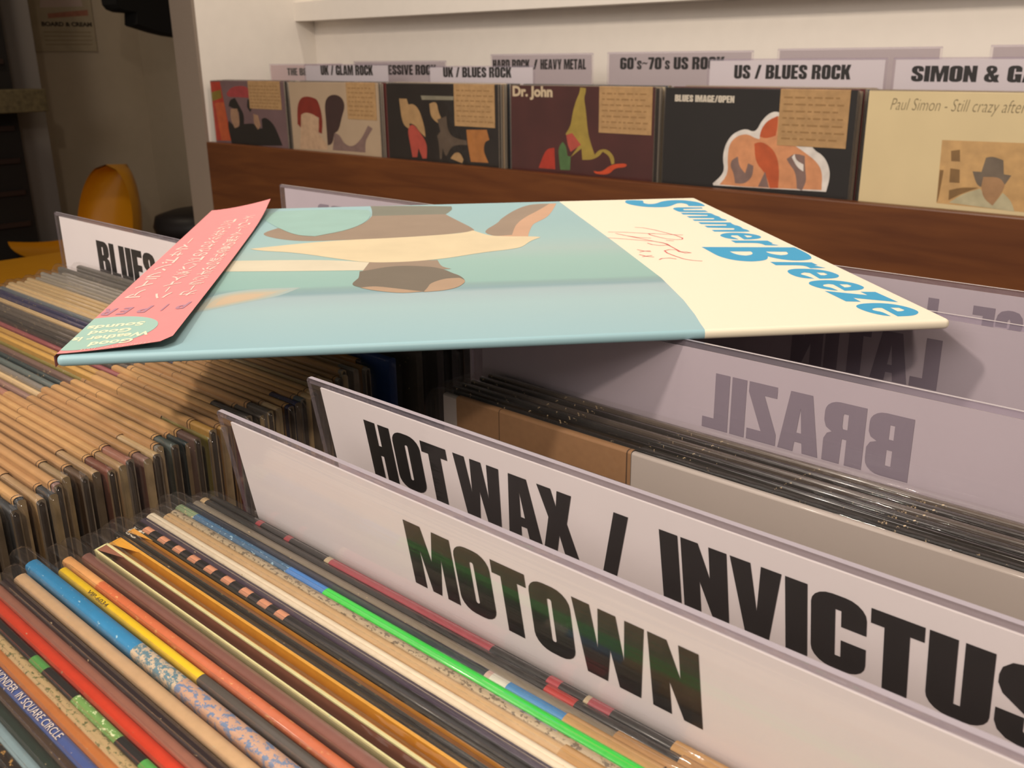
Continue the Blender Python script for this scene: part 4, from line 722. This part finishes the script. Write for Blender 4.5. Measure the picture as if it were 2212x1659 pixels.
SB = M('#1a1616', rough=0.5)
mb = MB(); disc_stack(mb, [(0.14, 0.50), (0.165, 0.515), (0.175, 0.55), (0.165, 0.585), (0.11, 0.602), (0.03, 0.606)], SB); link('seat', mb.mesh('seat'), st)
mb = MB(); disc_stack(mb, [(0.02, 0.02), (0.02, 0.50)], M('#3a3a3a', rough=0.3)); link('post', mb.mesh('post'), st)
mb = MB(); disc_stack(mb, [(0.17, 0.035), (0.17, 0.047), (0.03, 0.06)], M('#3a3a3a', rough=0.3)); link('base', mb.mesh('base'), st)
jk = thing('hanging_jacket', 'black jacket with a stepped hem hanging near the top of the dim room', 'jacket', (-4.0, 2.06, 0.08))
mb = MB(); BK = M('#0b0a0a', rough=0.9)
loop = soften([(-0.125, 0.20), (-0.141, 0.135), (-0.115, 0.103), (-0.04, 0.098), (-0.046, 0.050), (0.075, 0.016), (0.17, 0.004), (0.19, 0.25), (0.12, 0.55), (0.03, 0.62), (-0.06, 0.56)], 70, 1)
b = len(mb.v); n = len(loop)
for xo, sc_ in ((-0.05, 0.86), (-0.02, 1.0), (0.03, 1.0), (0.06, 0.86)):
    mb.v += [(xo, 0.02+(p_[0]-0.02)*sc_, 0.2+(p_[1]-0.2)*(sc_*0.3+0.7)) for p_ in loop]
for j in range(3):
    for k in range(n): mb.face((b+j*n+k, b+j*n+(k+1) % n, b+(j+1)*n+(k+1) % n, b+(j+1)*n+k), BK, False)
mb.face(range(b, b+n), BK); mb.face(range(b+3*n, b+4*n), BK)
link('body_cloth', mb.mesh('body_cloth'), jk)
mb = MB(); mb.rbox(0.056, 0.066, 0.150, 0.172, 0.07, 0.16, M('#3f1210', rough=0.8), r=0.003); link('red_tab', mb.mesh('red_tab'), jk)
mb = MB(); mb.box(-0.004, 0.006, 0.015, 0.030, 0.60, 1.419, M('#1c1c1c', rough=0.4)); link('hanger', mb.mesh('hanger'), jk)
sh = thing('dark_shelf_unit', 'dark shelf unit with black crates at the far left edge', 'shelf', (-4.3, 1.3, -1.08))
mb = MB(); DK = M('#17120f', rough=0.7)
mb.box(-0.20, 0.0, -0.5, 0.335, 0.25, 2.4, DK); link('body', mb.mesh('body'), sh)
mb = MB(); mb.box(-0.20, 0.012, -0.5, 0.25, 0.0, 0.25, M('#6f6248', rough=0.7)); link('plinth', mb.mesh('plinth'), sh)
for k in range(7):
    mb = MB(); mb.box(0.0, 0.014, -0.45, 0.31, 0.42+0.13*k, 0.44+0.13*k, M('#2b1a14', rough=0.6)); link('slat', mb.mesh('slat'), sh)
jb = MB(); jb.box(-4.799, -4.40, 1.648, 1.79, -1.08, 1.5, M('#7b7570', rough=0.8, vary=0.03)); struct('trim_2', jb)
pk = thing('wooden_ledge', 'short grey-brown wooden ledge jutting across the dark shelf at the left', 'ledge', (-4.25, 1.45, -0.195))
mb = MB(); mb.rbox(-0.035, 0.105, -0.4, 0.252, 0.0, 0.088, M('#5d5238', rough=0.8, vary=0.3, scale=60), r=0.004); link('plank', mb.mesh('plank'), pk)
